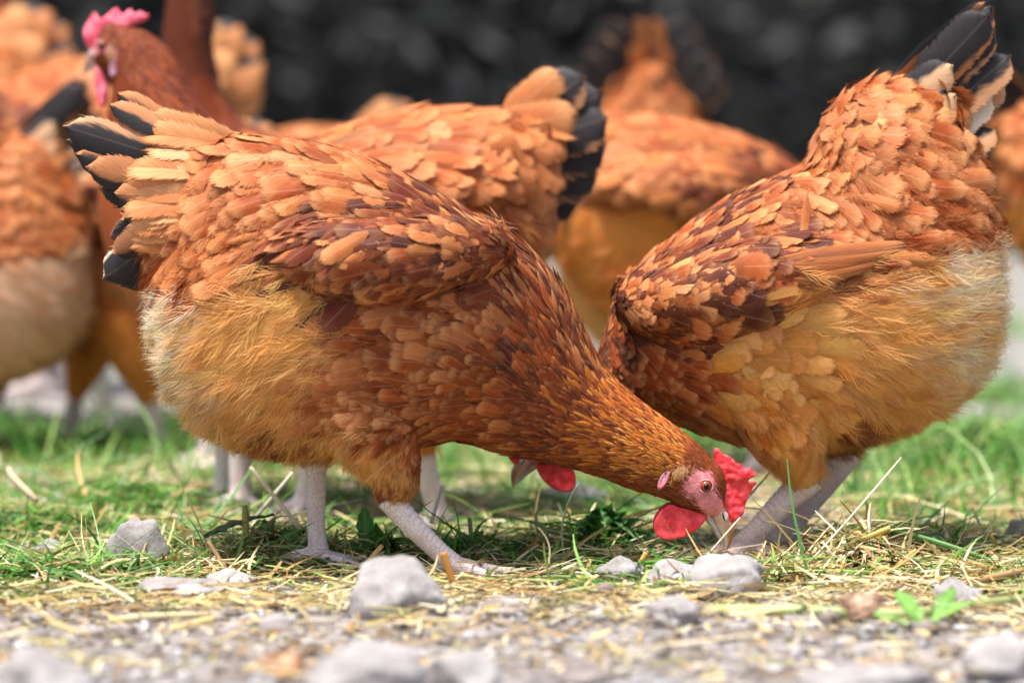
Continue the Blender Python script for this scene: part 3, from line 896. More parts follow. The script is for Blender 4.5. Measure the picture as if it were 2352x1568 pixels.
        c = np.tile(np.array([[*col, 1.0]]), (n, 1)) * rng.uniform(0.8, 1.15, (n, 1)); tip = np.tile(np.array([[*tipc, 1.0]]), (n, 1))
        V, F, U, Cc = bake(PT, rng.integers(0, len(PT), n), pts - Fn * L[:, None] * 0.4, X, Y, Z, L * slim, L, c, tip)
        self.add(name, np_mesh(name, V, F, None, Cc), M['down'], kind='stuff')

# ------------------------------------------------------------------ the hens
def quill_on(h, a, b, width, color, tan, lift=6, **kw):
    """a long feather lying on the near flank, from a to b (sketch units)"""
    un = S * h.k
    ya = h.near(*a)[0][1] / un; yb = h.near(*b)[0][1] / un
    return h.quill((a[0], a[1], ya - lift * 0.3), (b[0], b[1], yb - lift), width, color, tan, **kw)

V_, N_, D_, L_, X_ = 'v', 'n', 'd', 'l', 'x'
# ---- the sharp hen at the front
st1 = [((405, 430), (352, 560), 24), ((448, 342), (345, 700), 78), ((510, 306), (362, 850), 150), ((600, 304), (432, 975), 205),
       ((740, 320), (560, 1045), 238), ((870, 360), (700, 1070), 246), ((980, 415), (840, 1050), 240), ((1090, 482), (950, 1040), 222),
       ((1195, 545), (1045, 1025), 188), ((1280, 625), (1120, 1046), 150), ((1338, 728), (1205, 1066), 116), ((1398, 836), (1290, 1084), 90),
       ((1490, 916), (1385, 1112), 72), ((1555, 962), (1450, 1138), 62)]
ch1 = [[(800, 870, -95, 125), (870, 990, -108, 98), (908, 1080, -108, 60), (900, 1140, -110, 33)],
       [(760, 880, 110, 120), (730, 990, 90, 82), (722, 1060, 60, 36)]]
for sg in (-1, 1):
    ch1.append([(1150, 560, sg * 130, 50), (1030, 575, sg * 214, 78), (900, 590, sg * 240, 92), (790, 585, sg * 232, 84), (680, 566, sg * 205, 52), (580, 555, sg * 160, 18)])
rows1 = [
 (330,300,-1,.05,125,.34,V_,'covert'),(420,290,-1,.02,120,.4,V_,'covert'),(330,400,-.9,.45,125,.34,V_,'covert'),(400,430,-.85,.5,115,.36,V_,'covert'),
 (300,480,-.6,.8,115,.35,V_,'rump'),(330,560,-.75,.6,120,.4,L_,'rump'),(380,620,-.85,.5,110,.4,L_,'rump'),(470,640,-.85,.5,110,.4,L_,'rump'),
 (520,310,-1,.02,95,.5,V_,'saddle'),(620,330,-1,-.05,92,.5,V_,'saddle'),(740,340,-1,-.12,86,.5,V_,'saddle'),(860,380,-.95,-.25,78,.48,V_,'saddle'),
 (520,400,-.97,.2,98,.5,V_,'saddle'),(640,410,-1,.1,92,.52,V_,'saddle'),(760,420,-1,0,84,.5,V_,'saddle'),(850,440,-1,0,78,.5,V_,'saddle'),
 (480,520,-.85,.5,108,.45,V_,'rump'),(570,500,-.85,.5,100,.48,V_,'rump'),(660,490,-.9,.4,95,.48,V_,'saddle'),(430,580,-.85,.5,110,.45,V_,'rump'),(540,590,-.88,.45,100,.42,V_,'rump'),
 (940,420,-.93,-.35,70,.42,V_,'wing'),(1010,455,-.9,-.4,68,.4,V_,'wing'),
 (850,490,-.95,.2,72,.44,V_,'wing'),(950,505,-.97,.1,64,.5,V_,'wing'),(1060,530,-.97,-.05,58,.5,V_,'wing'),(1130,590,-.95,-.2,54,.45,V_,'wing'),
 (720,520,-.93,.35,90,.28,V_,'wing'),(640,560,-.93,.35,90,.28,V_,'wing'),
 (780,590,-.9,.42,84,.42,V_,'wing'),(900,600,-.9,.4,74,.5,V_,'wing'),(1010,620,-.95,.2,64,.5,V_,'wing'),(1100,650,-.95,0,58,.48,V_,'wing'),
 (800,650,-.75,.65,84,.5,V_,'wing'),(880,670,-.8,.55,80,.5,V_,'wing'),
 (1100,480,-.85,-.5,84,.22,N_,'cape'),(1190,540,-.75,-.65,80,.22,N_,'cape'),(1260,620,-.6,-.8,78,.2,N_,'cape'),(1310,700,-.5,-.85,72,.2,N_,'cape'),(1350,790,-.55,-.83,58,.24,N_,'cape'),
 (1180,640,-.75,-.6,64,.3,N_,'cape'),(1240,720,-.65,-.75,60,.28,N_,'neckd'),
 (940,690,-.95,-.2,76,.5,V_,'breast'),(1040,700,-.9,-.35,74,.45,V_,'breast'),(1120,740,-.85,-.5,64,.42,V_,'breast'),(1190,800,-.75,-.6,54,.4,V_,'breastd'),
 (860,780,-.97,0,76,.55,V_,'breast'),(960,790,-.95,-.15,70,.55,V_,'breast'),(1060,820,-.92,-.3,64,.5,V_,'breast'),
 (810,860,-.98,.1,80,.55,V_,'flank'),(900,880,-.98,0,74,.55,V_,'breast'),(1000,900,-.95,-.15,64,.52,V_,'breast'),(1100,920,-.95,-.25,54,.5,V_,'breast'),
 (790,930,-.95,.3,84,.45,L_,'flank'),(880,960,-.95,.2,74,.45,L_,'flank'),(980,980,-.9,.2,58,.5,V_,'breast'),(1080,1010,-.95,-.05,50,.48,V_,'breast'),
 (1170,900,-.9,-.35,52,.42,V_,'neckd'),(1250,850,-.7,-.7,50,.32,N_,'neckd'),(1300,900,-.75,-.62,45,.32,N_,'neck'),(1370,920,-.8,-.6,40,.3,N_,'neckg'),
 (1250,970,-.95,-.3,45,.34,N_,'neckd'),(1350,1010,-.95,-.3,38,.32,N_,'neck'),(1300,1070,-1,-.15,36,.32,N_,'neckd'),(1450,980,-.85,-.5,33,.28,N_,'neckg'),
 (1440,1060,-1,-.2,31,.28,N_,'neckg'),(1400,1100,-1,-.12,31,.28,N_,'neckd'),(1540,1005,-.85,-.5,25,.28,N_,'neckg'),(1520,1060,-.9,-.4,23,.28,N_,'neckg'),(1490,1130,-1,-.05,25,.28,N_,'neckd'),
 (1620,1040,-.8,-.6,17,.28,N_,'neckd'),(1570,1150,-.95,-.3,18,.26,N_,'neckd'),(1645,1085,-.6,-.8,15,.26,N_,'neckd'),
 (420,690,-.9,.35,100,0,D_,'cream'),(385,760,-1,.1,92,0,D_,'cream'),(470,760,-.95,.3,100,0,D_,'creamgold'),(380,820,-1,.2,92,0,D_,'cream'),(405,905,-.9,.45,90,0,D_,'cream'),(340,700,-1,.1,92,0,D_,'cream'),(430,965,-.7,.7,88,0,D_,'creamgold'),(510,700,-.9,.4,110,0,D_,'ochre'),(600,680,-.9,.4,110,0,D_,'ochre'),(690,720,-.9,.4,105,0,D_,'ochre'),
 (500,800,-.9,.45,105,0,D_,'ochre'),(440,860,-.9,.4,92,0,D_,'creamgold'),(520,830,-.8,.6,105,0,D_,'ochre'),(640,830,-.8,.6,100,0,D_,'ochre'),(730,780,-.9,.3,100,0,D_,'ochre'),
 (490,930,-.7,.7,92,0,D_,'creamgold'),(560,950,-.6,.8,95,0,D_,'ochre'),(680,940,-.6,.8,92,0,D_,'ochre'),(590,1040,-.4,.9,80,0,D_,'rustdown'),(700,1050,-.3,.95,70,0,D_,'rustdown'),
 (780,1020,-.5,.85,80,0,D_,'ochre'),(870,1040,-.5,.85,78,0,D_,'ochre'),(840,1100,-.25,.97,64,0,D_,'ochre'),(910,1120,-.2,.98,50,0,D_,'rustdown'),(965,1060,-.35,.93,56,.34,V_,'breast'),(930,1080,-.3,.95,60,0,D_,'ochre')]
rows1 = [r[:4] + (r[4] * (.72 if r[6] == N_ and r[0] > 1230 and r[1] > 820 else 1),) + r[5:] for r in rows1]
h1 = Hen('hen', 0.0, 880, st1, ch1, rows1, 0.0025, dens=1.0, lscale=1.12, n_parts=290, head=(EYE0, FW0, UP0, 1.0), plume_dens=1.3, cand=110000,
         bald=[(722, 1120, 26), (925, 1185, 34)])
tag(h1.root, 'sharp rust-brown hen at the front pecking with its head and red comb in view', 'hen')
h1.fwd = np.array([1.0, 0, 0])
BT, TT, WT = (0.50, 0.25, 0.12), (0.42, 0.165, 0.06), (0.78, 0.62, 0.45)
for a, b, w, c, t, bd, tw in [
    ((470, 390, -10), (142, 288, -16), 92, BT, .36, .05, .15), ((470, 410, 6), (150, 318, 2), 96, BT, .50, .04, .05), ((470, 430, -4), (168, 352, -10), 92, TT, .62, .04, .2),
    ((480, 345, 10), (262, 210, 6), 62, TT, .60, .08, .1), ((490, 352, -12), (248, 232, -10), 62, TT, .80, .05, -.1), ((470, 440, -14), (196, 382, -20), 88, TT, 1.0, .03, .2),
    ((470, 455, 12), (222, 430, 10), 86, BT, .42, .04, .1), ((470, 470, -22), (262, 440, -30), 80, TT, 1.0, .06, .1),
    ((440, 500, 0), (234, 642, -8), 96, WT, .12, .04, .1), ((445, 520, 14), (272, 660, 10), 92, BT, .2, .04, .1), ((440, 490, -26), (258, 585, -34), 70, (.3, .12, .05), 1.0, .1, .2),
    ((450, 470, -18), (278, 505, -26), 66, BT, .6, .1, .2), ((450, 470, 20), (262, 470, 24), 76, BT, .1, .05, 0), ((445, 490, 20), (246, 545, 20), 80, BT, .25, .05, 0)]:
    h1.quill(a, b, w, c, t, bd, tw)
for i in range(26):         # long tan coverts falling over the tail root
    f = i / 25; q = rng.random(3)
    h1.quill((575 - 105 * f + 40 * (q[0] - .5), 322 + 225 * f, -24 - 84 * math.sin(f * 2.2)), (345 - 40 * math.sin(f * 3.1) + 70 * (q[1] - .5), 268 + 330 * f ** 1.1 + 24 * (q[2] - .5), -30 - 66 * math.sin(f * 2.0)),
             58 + 22 * q[0], ((.58, .24, .09), (.46, .15, .045), (.64, .31, .14))[i % 3], .7, .10 + .14 * q[1], rng.normal(0, .35), 'tail_covert', 'feather', pointed=q[2] > .5, nrm=(-.1, -1, .35))
for i in range(9):          # folded wing edge, pale against the dark wing
    f = i / 8
    quill_on(h1, (860 - 30 * f, 452 + 62 * f), (612 - 42 * f + 26 * (i % 2), 528 + 48 * f), 24, (0.62, .36, .18) if i % 3 else (0.22, .08, .04), 1.0, lift=14 - 8 * f, name='wing_feather', mat='feather', bend=.02)
h1.leg([(722, 1030, 60), (722, 1130, 60), (723, 1220, 58), (730, 1286, 56)], [26, 23, 21, 26],
       [[(728, 1282, 56, 20), (682, 1284, 60, 17), (645, 1294, 62, 13), (616, 1300, 64, 9)], [(735, 1284, 56, 19), (800, 1294, 60, 14), (860, 1299, 66, 10)],
        [(735, 1284, 50, 18), (790, 1294, 10, 14), (830, 1299, -14, 9)], [(730, 1284, 62, 18), (770, 1294, 110, 13), (810, 1299, 140, 9)]], 14)
h1.leg([(893, 1130, -110), (950, 1195, -108), (1005, 1250, -104), (1045, 1286, -100)], [30, 26, 23, 25],
       [[(1042, 1284, -100, 22), (1100, 1292, -104, 16), (1165, 1299, -110, 10)], [(1040, 1284, -104, 20), (1090, 1293, -150, 14), (1130, 1299, -180, 9)],
        [(1040, 1284, -96, 20), (1085, 1293, -60, 14), (1125, 1299, -34, 9)], [(1038, 1284, -98, 17), (1004, 1294, -92, 13), (975, 1299, -90, 8)]], 15)

# ---- the hen on the right, tail up
st2 = [((2165, 205), (2255, 400), 34), ((2060, 172), (2285, 520), 100), ((1952, 195), (2300, 640), 185), ((1885, 268), (2298, 780), 235),
       ((1842, 360), (2235, 905), 262), ((1742, 406), (2105, 995), 270), ((1622, 470), (1940, 1035), 268), ((1512, 552), (1780, 1040), 250),
       ((1434, 624), (1650, 1015), 212), ((1398, 704), (1555, 985), 165), ((1372, 795), (1480, 1000), 118), ((1335, 880), (1425, 1025), 80), ((1300, 925), (1375, 1040), 60)]
ch2 = [[(1740, 840, -130, 140), (1790, 970, -140, 98), (1828, 1055, -115, 56), (1850, 1095, -100, 40)],
       [(1800, 850, 120, 140), (1900, 950, 110, 95), (1960, 1050, 90, 38)]]
for sg in (-1, 1):
    ch2.append([(1440, 690, sg * 130, 60), (1560, 690, sg * 205, 92), (1700, 650, sg * 236, 100), (1850, 600, sg * 225, 70), (2010, 555, sg * 190, 30)])
rows2 = [
 (2000,190,.9,-.45,118,.5,V_,'saddle'),(1930,250,.9,.1,112,.5,V_,'saddle'),(2050,250,.92,-.35,125,.5,V_,'saddle'),(2150,240,.8,-.55,120,.5,V_,'covert'),(1900,330,.8,.5,98,.52,V_,'saddle'),
 (1980,400,.85,.45,108,.52,V_,'saddle'),(2060,340,.92,.1,115,.5,V_,'saddle'),(2060,470,.92,.3,112,.46,V_,'saddle'),(2150,420,.95,.1,128,.42,V_,'rump'),(2240,400,.95,-.2,135,.36,V_,'rump'),
 (2200,500,.96,.1,125,.42,L_,'rump'),(2100,540,.95,.15,115,.42,L_,'rump'),(2260,470,.95,-.05,125,.36,V_,'rump'),
 (1865,460,.6,.8,88,.42,V_,'saddle'),(1950,530,.75,.65,92,.36,V_,'saddle'),(1850,390,.7,.6,70,.5,V_,'saddle'),
 (1760,410,.9,-.3,54,.5,V_,'wing2'),(1650,472,.85,-.3,54,.55,V_,'wing2'),(1550,560,.8,-.25,54,.6,V_,'wing2'),(1460,630,.8,-.05,46,.6,V_,'wing2'),
 (1450,700,.8,.15,44,.6,V_,'wing2'),(1550,640,.85,.1,56,.7,V_,'wing2'),(1550,720,.85,.25,58,.7,V_,'wing2'),(1650,560,.88,.05,58,.7,V_,'wing2'),(1650,680,.9,.2,66,.75,V_,'wing2'),
 (1720,620,.9,.15,70,.75,V_,'wing2'),(1770,500,.88,.2,62,.65,V_,'saddle'),(1820,560,.92,.15,80,.5,V_,'wing2'),(1600,770,.9,.0,58,.7,V_,'wing2'),(1690,720,.9,-.1,68,.72,V_,'wing2'),
 (1920,590,.96,-.1,100,.3,V_,'rump'),(2040,570,.97,-.06,100,.3,V_,'rump'),
 (1420,790,.6,.5,46,.5,V_,'breastd'),(1480,850,.7,.4,52,.55,V_,'breast'),(1580,850,.85,.15,58,.55,V_,'breast'),(1540,930,.8,.4,54,.55,V_,'breast'),(1640,990,.75,.5,58,.5,V_,'flank'),
 (1690,1030,.6,.7,56,.45,V_,'flank'),(1400,900,.6,.3,44,.4,V_,'neckd'),(1330,960,.6,-.4,36,.32,N_,'neck'),(1300,1030,.7,-.5,28,.3,N_,'neckd'),
 (1680,820,.9,-.1,82,.6,V_,'gold'),(1780,720,.92,-.15,92,.55,V_,'gold'),(1850,800,.9,.1,90,.58,V_,'gold'),(1760,880,.82,.35,82,.58,V_,'gold'),(1680,920,.8,.4,74,.55,V_,'gold'),
 (1840,920,.8,.45,84,.5,V_,'gold'),(1770,970,.6,.75,76,.45,L_,'gold'),(1850,960,.55,.8,80,0,D_,'golddown'),(1780,1040,.35,.93,60,0,D_,'golddown'),(1840,1060,.3,.95,56,0,D_,'golddown'),
 (1900,690,.95,-.12,105,0,D_,'golddown'),(2000,640,.97,-.1,110,0,D_,'golddown'),(2110,620,1,-.15,108,0,D_,'golddown'),(2250,610,1,-.2,105,0,D_,'cream'),(2295,700,1,0,98,0,D_,'cream'),
 (2200,690,1,-.05,100,0,D_,'cream'),(2170,610,1,-.1,100,0,D_,'cream'),(2090,660,1,-.1,100,0,D_,'creamgold'),(2300,880,.8,.5,90,0,D_,'cream'),(2320,780,1,.2,95,0,D_,'cream'),(2240,950,.7,.65,90,0,D_,'cream'),(2110,810,.9,.4,100,0,D_,'creamgold'),(2220,840,.9,.4,100,0,D_,'cream'),(2265,760,.98,.2,100,0,D_,'creamgold'),(2330,600,1,-.2,100,0,D_,'cream'),(1960,780,.9,.35,105,0,D_,'golddown'),(2080,740,.95,.2,108,0,D_,'golddown'),(2190,720,.97,.1,105,0,D_,'creamgold'),(2280,810,.9,.4,95,0,D_,'cream'),(2060,880,.75,.6,100,0,D_,'golddown'),
 (2180,880,.8,.55,96,0,D_,'creamgold'),(1950,920,.7,.7,95,0,D_,'golddown'),(1960,1000,.5,.85,80,0,D_,'rustdown'),(2060,1000,.5,.85,80,0,D_,'golddown'),(1880,1010,.4,.9,70,0,D_,'golddown')]
HEAD2 = ((1250, 1012), (-.55, .84), (-.84, -.55), 0.8)
def tail2(h):
    for a, b, w, c, t, bd, tw in [
        ((2060, 235, 0), (2283, 8, -6), 92, TT, .12, .05, .25), ((2085, 230, -18), (2276, 30, -26), 110, TT, .10, .04, -.1), ((2100, 250, 14), (2290, 60, 14), 90, BT, .1, .05, .1),
        ((2150, 280, 10), (2325, 120, 20), 96, BT, .42, .06, .3), ((2150, 300, 40), (2318, 180, 60), 86, BT, .5, .05, .3), ((2040, 190, -4), (2270, 4, 6), 50, TT, 1.0, .02, -.5),
        ((2160, 330, 20), (2282, 215, 30), 76, WT, .9, .1, .3), ((2170, 380, 10), (2290, 290, 16), 66, BT, .85, .12, .4), ((2075, 402, -74), (2146, 284, -86), 52, TT, .26, .05, .3),
        ((2010, 280, -40), (2185, 150, -52), 96, (0.66, .40, .22), 1.0, .05, 0), ((2020, 330, -52), (2190, 215, -60), 86, (.62, .36, .19), 1.0, .06, .1), ((2120, 260, 50), (2300, 110, 90), 84, BT, .15, .05, .4)]:
        h.quill(a, b, w, c, t, bd, tw)
def legs2(h, n):
    h.fwd = np.array([-1.0, 0, 0])
    h.leg([(1855, 1085, -100), (1790, 1148, -100), (1728, 1212, -98), (1695, 1248, -96)], [36, 31, 26, 30],
          [[(1697, 1244, -96, 27), (1650, 1254, -104, 20), (1596, 1263, -112, 12)], [(1700, 1246, -104, 24), (1675, 1256, -150, 17), (1648, 1263, -185, 11)],
           [(1697, 1244, -90, 24), (1655, 1255, -60, 17), (1620, 1263, -40, 11)], [(1704, 1246, -94, 22), (1740, 1250, -110, 17), (1768, 1262, -122, 11)]], n)
    h.leg([(1962, 1045, 90), (1900, 1125, 90), (1840, 1195, 88), (1805, 1244, 86)], [33, 28, 26, 28],
          [[(1807, 1244, 86, 22), (1760, 1255, 84, 15), (1715, 1263, 84, 10)], [(1807, 1244, 92, 20), (1770, 1256, 130, 14), (1735, 1263, 150, 9)],
           [(1807, 1244, 80, 20), (1775, 1256, 46, 14), (1745, 1263, 20, 9)], [(1812, 1244, 86, 18), (1845, 1256, 90, 13), (1870, 1263, 92, 8)]], n)
h2 = Hen('hen', 0.10, 1850, st2, ch2, rows2, 0.0027, dens=1.0, lscale=1.06, n_parts=270, head=HEAD2, plume_dens=1.3, cand=110000, bald=[(1862, 1110, 36), (1962, 1075, 26)])
tag(h2.root, 'golden-flanked hen on the right with raised black-edged tail and lowered head', 'hen')
tail2(h2); legs2(h2, 17)
for i in range(16):         # smooth folded flight feathers below the wing coverts
    f = i / 15; g = rng.uniform(.75, 1.15)
    quill_on(h2, (1760 - 70 * f, 585 + 150 * f), (2085 - 250 * f + rng.normal(0, 14), 546 + 118 * f), 34, (0.42 * g - .08 * f, .125 * g - .03 * f, .035), 0.5, lift=16 - 6 * f, twist=rng.normal(.06, .10), name='wing_feather', mat='feather', bend=.03, pointed=True)
for a, b, w, c, lf in [((1850, 430), (1836, 540), 40, (.40, .12, .035), 12), ((1890, 440), (1925, 552), 44, (.44, .14, .04), 14), ((1940, 455), (2000, 550), 42, (.5, .19, .065), 12), ((1990, 470), (2085, 540), 40, (.36, .1, .028), 10)]:
    quill_on(h2, a, b, w, c, 0.6, lift=lf, twist=rng.normal(0, .25), name='saddle_feather', mat='feather', bend=.1)

# ---- the blurred hen between them, tail to the right
st8 = [((1262, 292), (1272, 400), 44), ((1185, 252), (1268, 500), 120), ((1085, 238), (1222, 650), 190), ((955, 238), (1100, 790), 225), ((825, 264), (950, 870), 232),
       ((705, 302), (800, 870), 215), ((605, 352), (680, 840), 180), ((545, 430), (610, 800), 140), ((515, 540), (580, 800), 100), ((500, 640), (560, 830), 72), ((498, 720), (545, 850), 60)]
ch8 = [[(900, 760, -110, 120), (930, 880, -120, 85), (960, 980, -100, 48), (975, 1040, -95, 30)], [(800, 760, 110, 120), (760, 880, 110, 80), (725, 990, 90, 42), (715, 1040, 85, 28)]]
for sg in (-1, 1): ch8.append([(700, 430, sg * 170, 60), (820, 450, sg * 205, 95), (950, 450, sg * 210, 95), (1080, 430, sg * 185, 60), (1190, 430, sg * 140, 24)])
rows8 = [
 (1150,260,.95,-.15,105,.5,V_,'saddle'),(1230,330,.95,.1,110,.46,V_,'saddle'),(1050,250,.98,0,92,.5,V_,'saddle'),(920,260,1,-.05,84,.5,V_,'saddle'),(780,300,.95,-.2,66,.5,V_,'rump'),
 (1080,330,.95,.25,92,.55,V_,'saddle'),(960,320,.95,.2,84,.55,V_,'saddle'),(1180,400,.9,.4,98,.5,V_,'saddle'),(1230,450,.85,.5,110,.42,V_,'rump'),(1100,430,.9,.4,92,.5,V_,'rump'),
 (850,360,.95,.15,74,.55,V_,'rump'),(980,440,.9,.4,90,.5,V_,'rump'),(850,470,.9,.3,80,.5,V_,'wing'),(720,420,.9,.1,62,.5,V_,'wing'),(1000,560,.85,.5,100,0,D_,'amber'),
 (1150,560,.85,.5,100,0,D_,'amber'),(1000,700,.7,.7,100,0,D_,'amber'),(850,650,.8,.5,90,.5,V_,'flank'),(850,800,.6,.8,80,0,D_,'amber'),(650,600,.7,.5,62,.5,V_,'breast'),(700,760,.7,.6,66,.5,V_,'breast'),
 (560,560,.6,-.1,48,.4,N_,'neck'),(520,660,.4,-.6,40,.34,N_,'neckd'),(510,760,.3,-.8,30,.3,N_,'neck'),(930,960,.3,.95,60,0,D_,'amber'),(730,960,.3,.95,60,0,D_,'amber')]
HEAD8 = ((505, 835), (-.3, .95), (-.95, -.3), 0.85)
def tail8(h, tan=False):
    for a, b, w, c, t, bd, tw in [
        ((1140, 290, -16), (1290, 160, -22), 92, TAN, 1.0, .06, .2), ((1150, 300, -8), (1345, 172, -10), 120, BT, .30, .05, .1), ((1150, 320, 8), (1388, 210, 8), 130, BT, .10, .05, .1),
        ((1150, 345, -4), (1400, 268, -6), 134, BT, .02, .04, .1), ((1150, 375, 6), (1398, 330, 6), 134, BT, .0, .04, .1), ((1150, 405, 12), (1380, 400, 12), 130, BT, .0, .04, .1),
        ((1150, 430, 18), (1335, 462, 18), 120, BT, .02, .04, .1), ((1110, 300, -44), (1332, 262, -54), 104, TAN, 1.0, .08, 0), ((1100, 335, -48), (1310, 312, -58), 100, ORG, .8, .08, 0),
        ((1190, 300, 40), (1340, 190, 70), 90, BT, .1, .05, .3), ((1190, 400, 44), (1370, 350, 80), 100, BT, .05, .05, .3)]:
        h.quill(a, b, w, TAN2 if tan else c, t + tan * .8, bd, tw, mat='feather' if c in (TAN, ORG) else 'tail')
def legs8(h):
    h.fwd = np.array([-1.0, 0, 0]); g = HV + 955 / h.k
    h.leg([(975, 1030, -95), (985, 1090, -96), (1000, 1140, -96), (1010, g - 18, -96)], [30, 27, 25, 26], [[(1008, g - 20, -96, 20), (960, g - 10, -100, 15), (910, g - 5, -104, 9)], [(1010, g - 20, -100, 18), (985, g - 10, -140, 13), (960, g - 5, -165, 9)], [(1012, g - 20, -96, 18), (1045, g - 10, -94, 13), (1070, g - 5, -92, 8)]])
    h.leg([(715, 1030, 85), (710, 1080, 85), (700, 1120, 85), (695, g - 30, 84)], [30, 27, 25, 27], [[(695, g - 32, 84, 22), (650, g - 18, 82, 17), (600, g - 5, 80, 10)], [(697, g - 32, 80, 18), (680, g - 14, 40, 13), (660, g - 5, 20, 9)], [(700, g - 32, 86, 18), (735, g - 12, 88, 13), (765, g - 5, 90, 8)]])
h8 = Hen('hen', 0.325, 900, st8, ch8, rows8, 0.0032, dens=1.0, lscale=1.2, n_parts=120, head=HEAD8, plume_dens=0.7, cand=26000)
tag(h8.root, 'slightly blurred tan hen behind the front hen, only its back and black fan tail showing', 'hen')
tail8(h8); legs8(h8)

# ---- the upright hen at the left with its pink comb
st3 = [((900, 440), (900, 620), 50), ((800, 380), (790, 760), 150), ((690, 345), (650, 850), 205), ((590, 318), (520, 850), 225), ((510, 280), (380, 790), 205), ((462, 215), (275, 680), 165),
       ((428, 150), (222, 530), 125), ((398, 105), (226, 390), 98), ((368, 78), (240, 270), 76), ((338, 60), (256, 200), 62)]
HEAD3 = ((240, 107), (-.35, .455), (-.155, -.856), 0.9)
A3 = np.array([HEAD3[1], HEAD3[2]]).T * HEAD3[3]
COMB_UP = [np.linalg.solve(A3, np.array(p) - np.array(HEAD3[0])) for p in COMB3]
ch3 = [[(600, 780, -100, 110), (580, 900, -105, 75), (565, 980, -90, 42), (560, 1030, -88, 28)], [(540, 760, 100, 110), (525, 880, 100, 75), (515, 970, 85, 42), (512, 1020, 84, 28)]]
rows3 = [
 (800,400,.95,.1,90,.5,V_,'saddle'),(620,340,.9,.15,76,.5,V_,'rump'),(520,320,.8,.4,66,.45,V_,'wing'),(700,520,.9,.3,80,.5,V_,'wing'),(560,500,.85,.35,70,.5,V_,'wing'),
 (430,430,.5,.8,56,.5,V_,'breast'),(300,470,.3,.95,54,.5,V_,'breast'),(250,560,.4,.9,56,.5,V_,'breast'),(320,650,.6,.8,60,.5,V_,'flank'),(420,700,.7,.7,66,.5,V_,'flank'),(600,720,.8,.6,90,0,D_,'golddown'),
 (450,240,.5,.85,50,.3,N_,'hood'),(400,160,.45,.9,40,.3,N_,'hood'),(330,200,.3,.95,34,.3,N_,'hood'),(300,300,.2,.98,42,.34,N_,'hood'),(250,400,.1,.98,48,.4,N_,'breast'),(380,330,.4,.9,50,.32,N_,'hood'),
 (330,90,.6,.8,24,.3,N_,'hood'),(290,160,.3,.9,24,.28,N_,'hood'),(510,930,.1,.98,60,0,D_,'golddown'),(400,930,.1,.98,60,0,D_,'rustdown')]
def legs3(h):
    h.fwd = np.array([-1.0, 0, 0]); g = HV + 955 / h.k
    for x, y in ((560, -88), (512, 84)):
        h.leg([(x, 1010, y), (x - 2, 1060, y), (x - 2, 1110, y), (x, g - 18, y)], [28, 26, 24, 25],
              [[(x, g - 20, y, 19), (x - 50, g - 10, y - 6, 15), (x - 100, g - 5, y - 8, 9)], [(x, g - 20, y, 18), (x - 40, g - 10, y - 50, 13), (x - 70, g - 5, y - 70, 9)], [(x, g - 20, y, 18), (x - 40, g - 10, y + 46, 13), (x - 70, g - 5, y + 66, 9)], [(x, g - 20, y, 17), (x + 35, g - 10, y, 13), (x + 60, g - 5, y, 8)]])
def tail3(h):
    for i in range(8):
        h.quill((860 + 10 * i, 440 + 12 * i, 10 * (i % 3) - 10), (1030 - 6 * i, 260 + 40 * i, 30 * (i % 3) - 30), 80, BT, .1 if i else .9, .05, .1)
h3 = Hen('hen', 0.45, 470, st3, ch3, rows3, 0.0034, dens=1.0, n_parts=90, head=HEAD3, plume_dens=0.6, cand=24000, comb_mat='comb_pink', comb=COMB_UP, fs=.72)
tag(h3.root, 'brown hen at the left standing upright with pink comb and its face turned left', 'hen')
legs3(h3); tail3(h3)

# ---- alert hen with the dark neck, head above the picture
st4 = [((760, 340), (760, 600), 60), ((690, 300), (640, 700), 150), ((600, 285), (480, 720), 190), ((545, 250), (400, 600), 165), ((512, 190), (366, 420), 125),
       ((500, 120), (366, 240), 92), ((492, 40), (372, 90), 76), ((484, -40), (386, -20), 64), ((478, -100), (396, -84), 56)]
rows4 = [(690,330,.9,.2,80,.5,V_,'saddle'),(560,330,.7,.6,66,.45,V_,'wing'),(480,250,.4,.9,54,.34,N_,'hood'),(430,120,.1,.98,50,.3,N_,'dark'),(390,300,.1,.98,54,.4,N_,'dark'),
         (430,0,.1,.98,44,.3,N_,'dark'),(430,-120,.2,.9,34,.3,N_,'dark'),(500,600,.6,.8,80,.5,V_,'flank'),(640,560,.8,.5,80,.5,V_,'flank')]
h4 = Hen('hen', 0.8, 520, st4, [[(560, 680, -90, 110), (540, 800, -90, 70), (530, 900, -85, 40)], [(500, 680, 90, 110), (480, 800, 90, 70), (470, 900, 85, 40)]], rows4, 0.005, dens=.9,
         head=((436, -160), (-.95, .3), (-.3, -.95), .9), plume_dens=.4, cand=11000)
tag(h4.root, 'blurred hen with tall dark brown neck behind the pink-combed hen, head above the picture', 'hen')
h4.fwd = np.array([-1.0, 0, 0])
for x, y in ((530, -85), (470, 85)):
    g = HV + 955 / h4.k
    h4.leg([(x, 880, y), (x, 960, y), (x, g - 15, y)], [26, 24, 24], [[(x, g - 18, y, 18), (x - 90, g - 5, y - 8, 9)], [(x, g - 18, y, 18), (x - 70, g - 5, y - 70, 9)], [(x, g - 18, y, 18), (x - 70, g - 5, y + 66, 9)]])
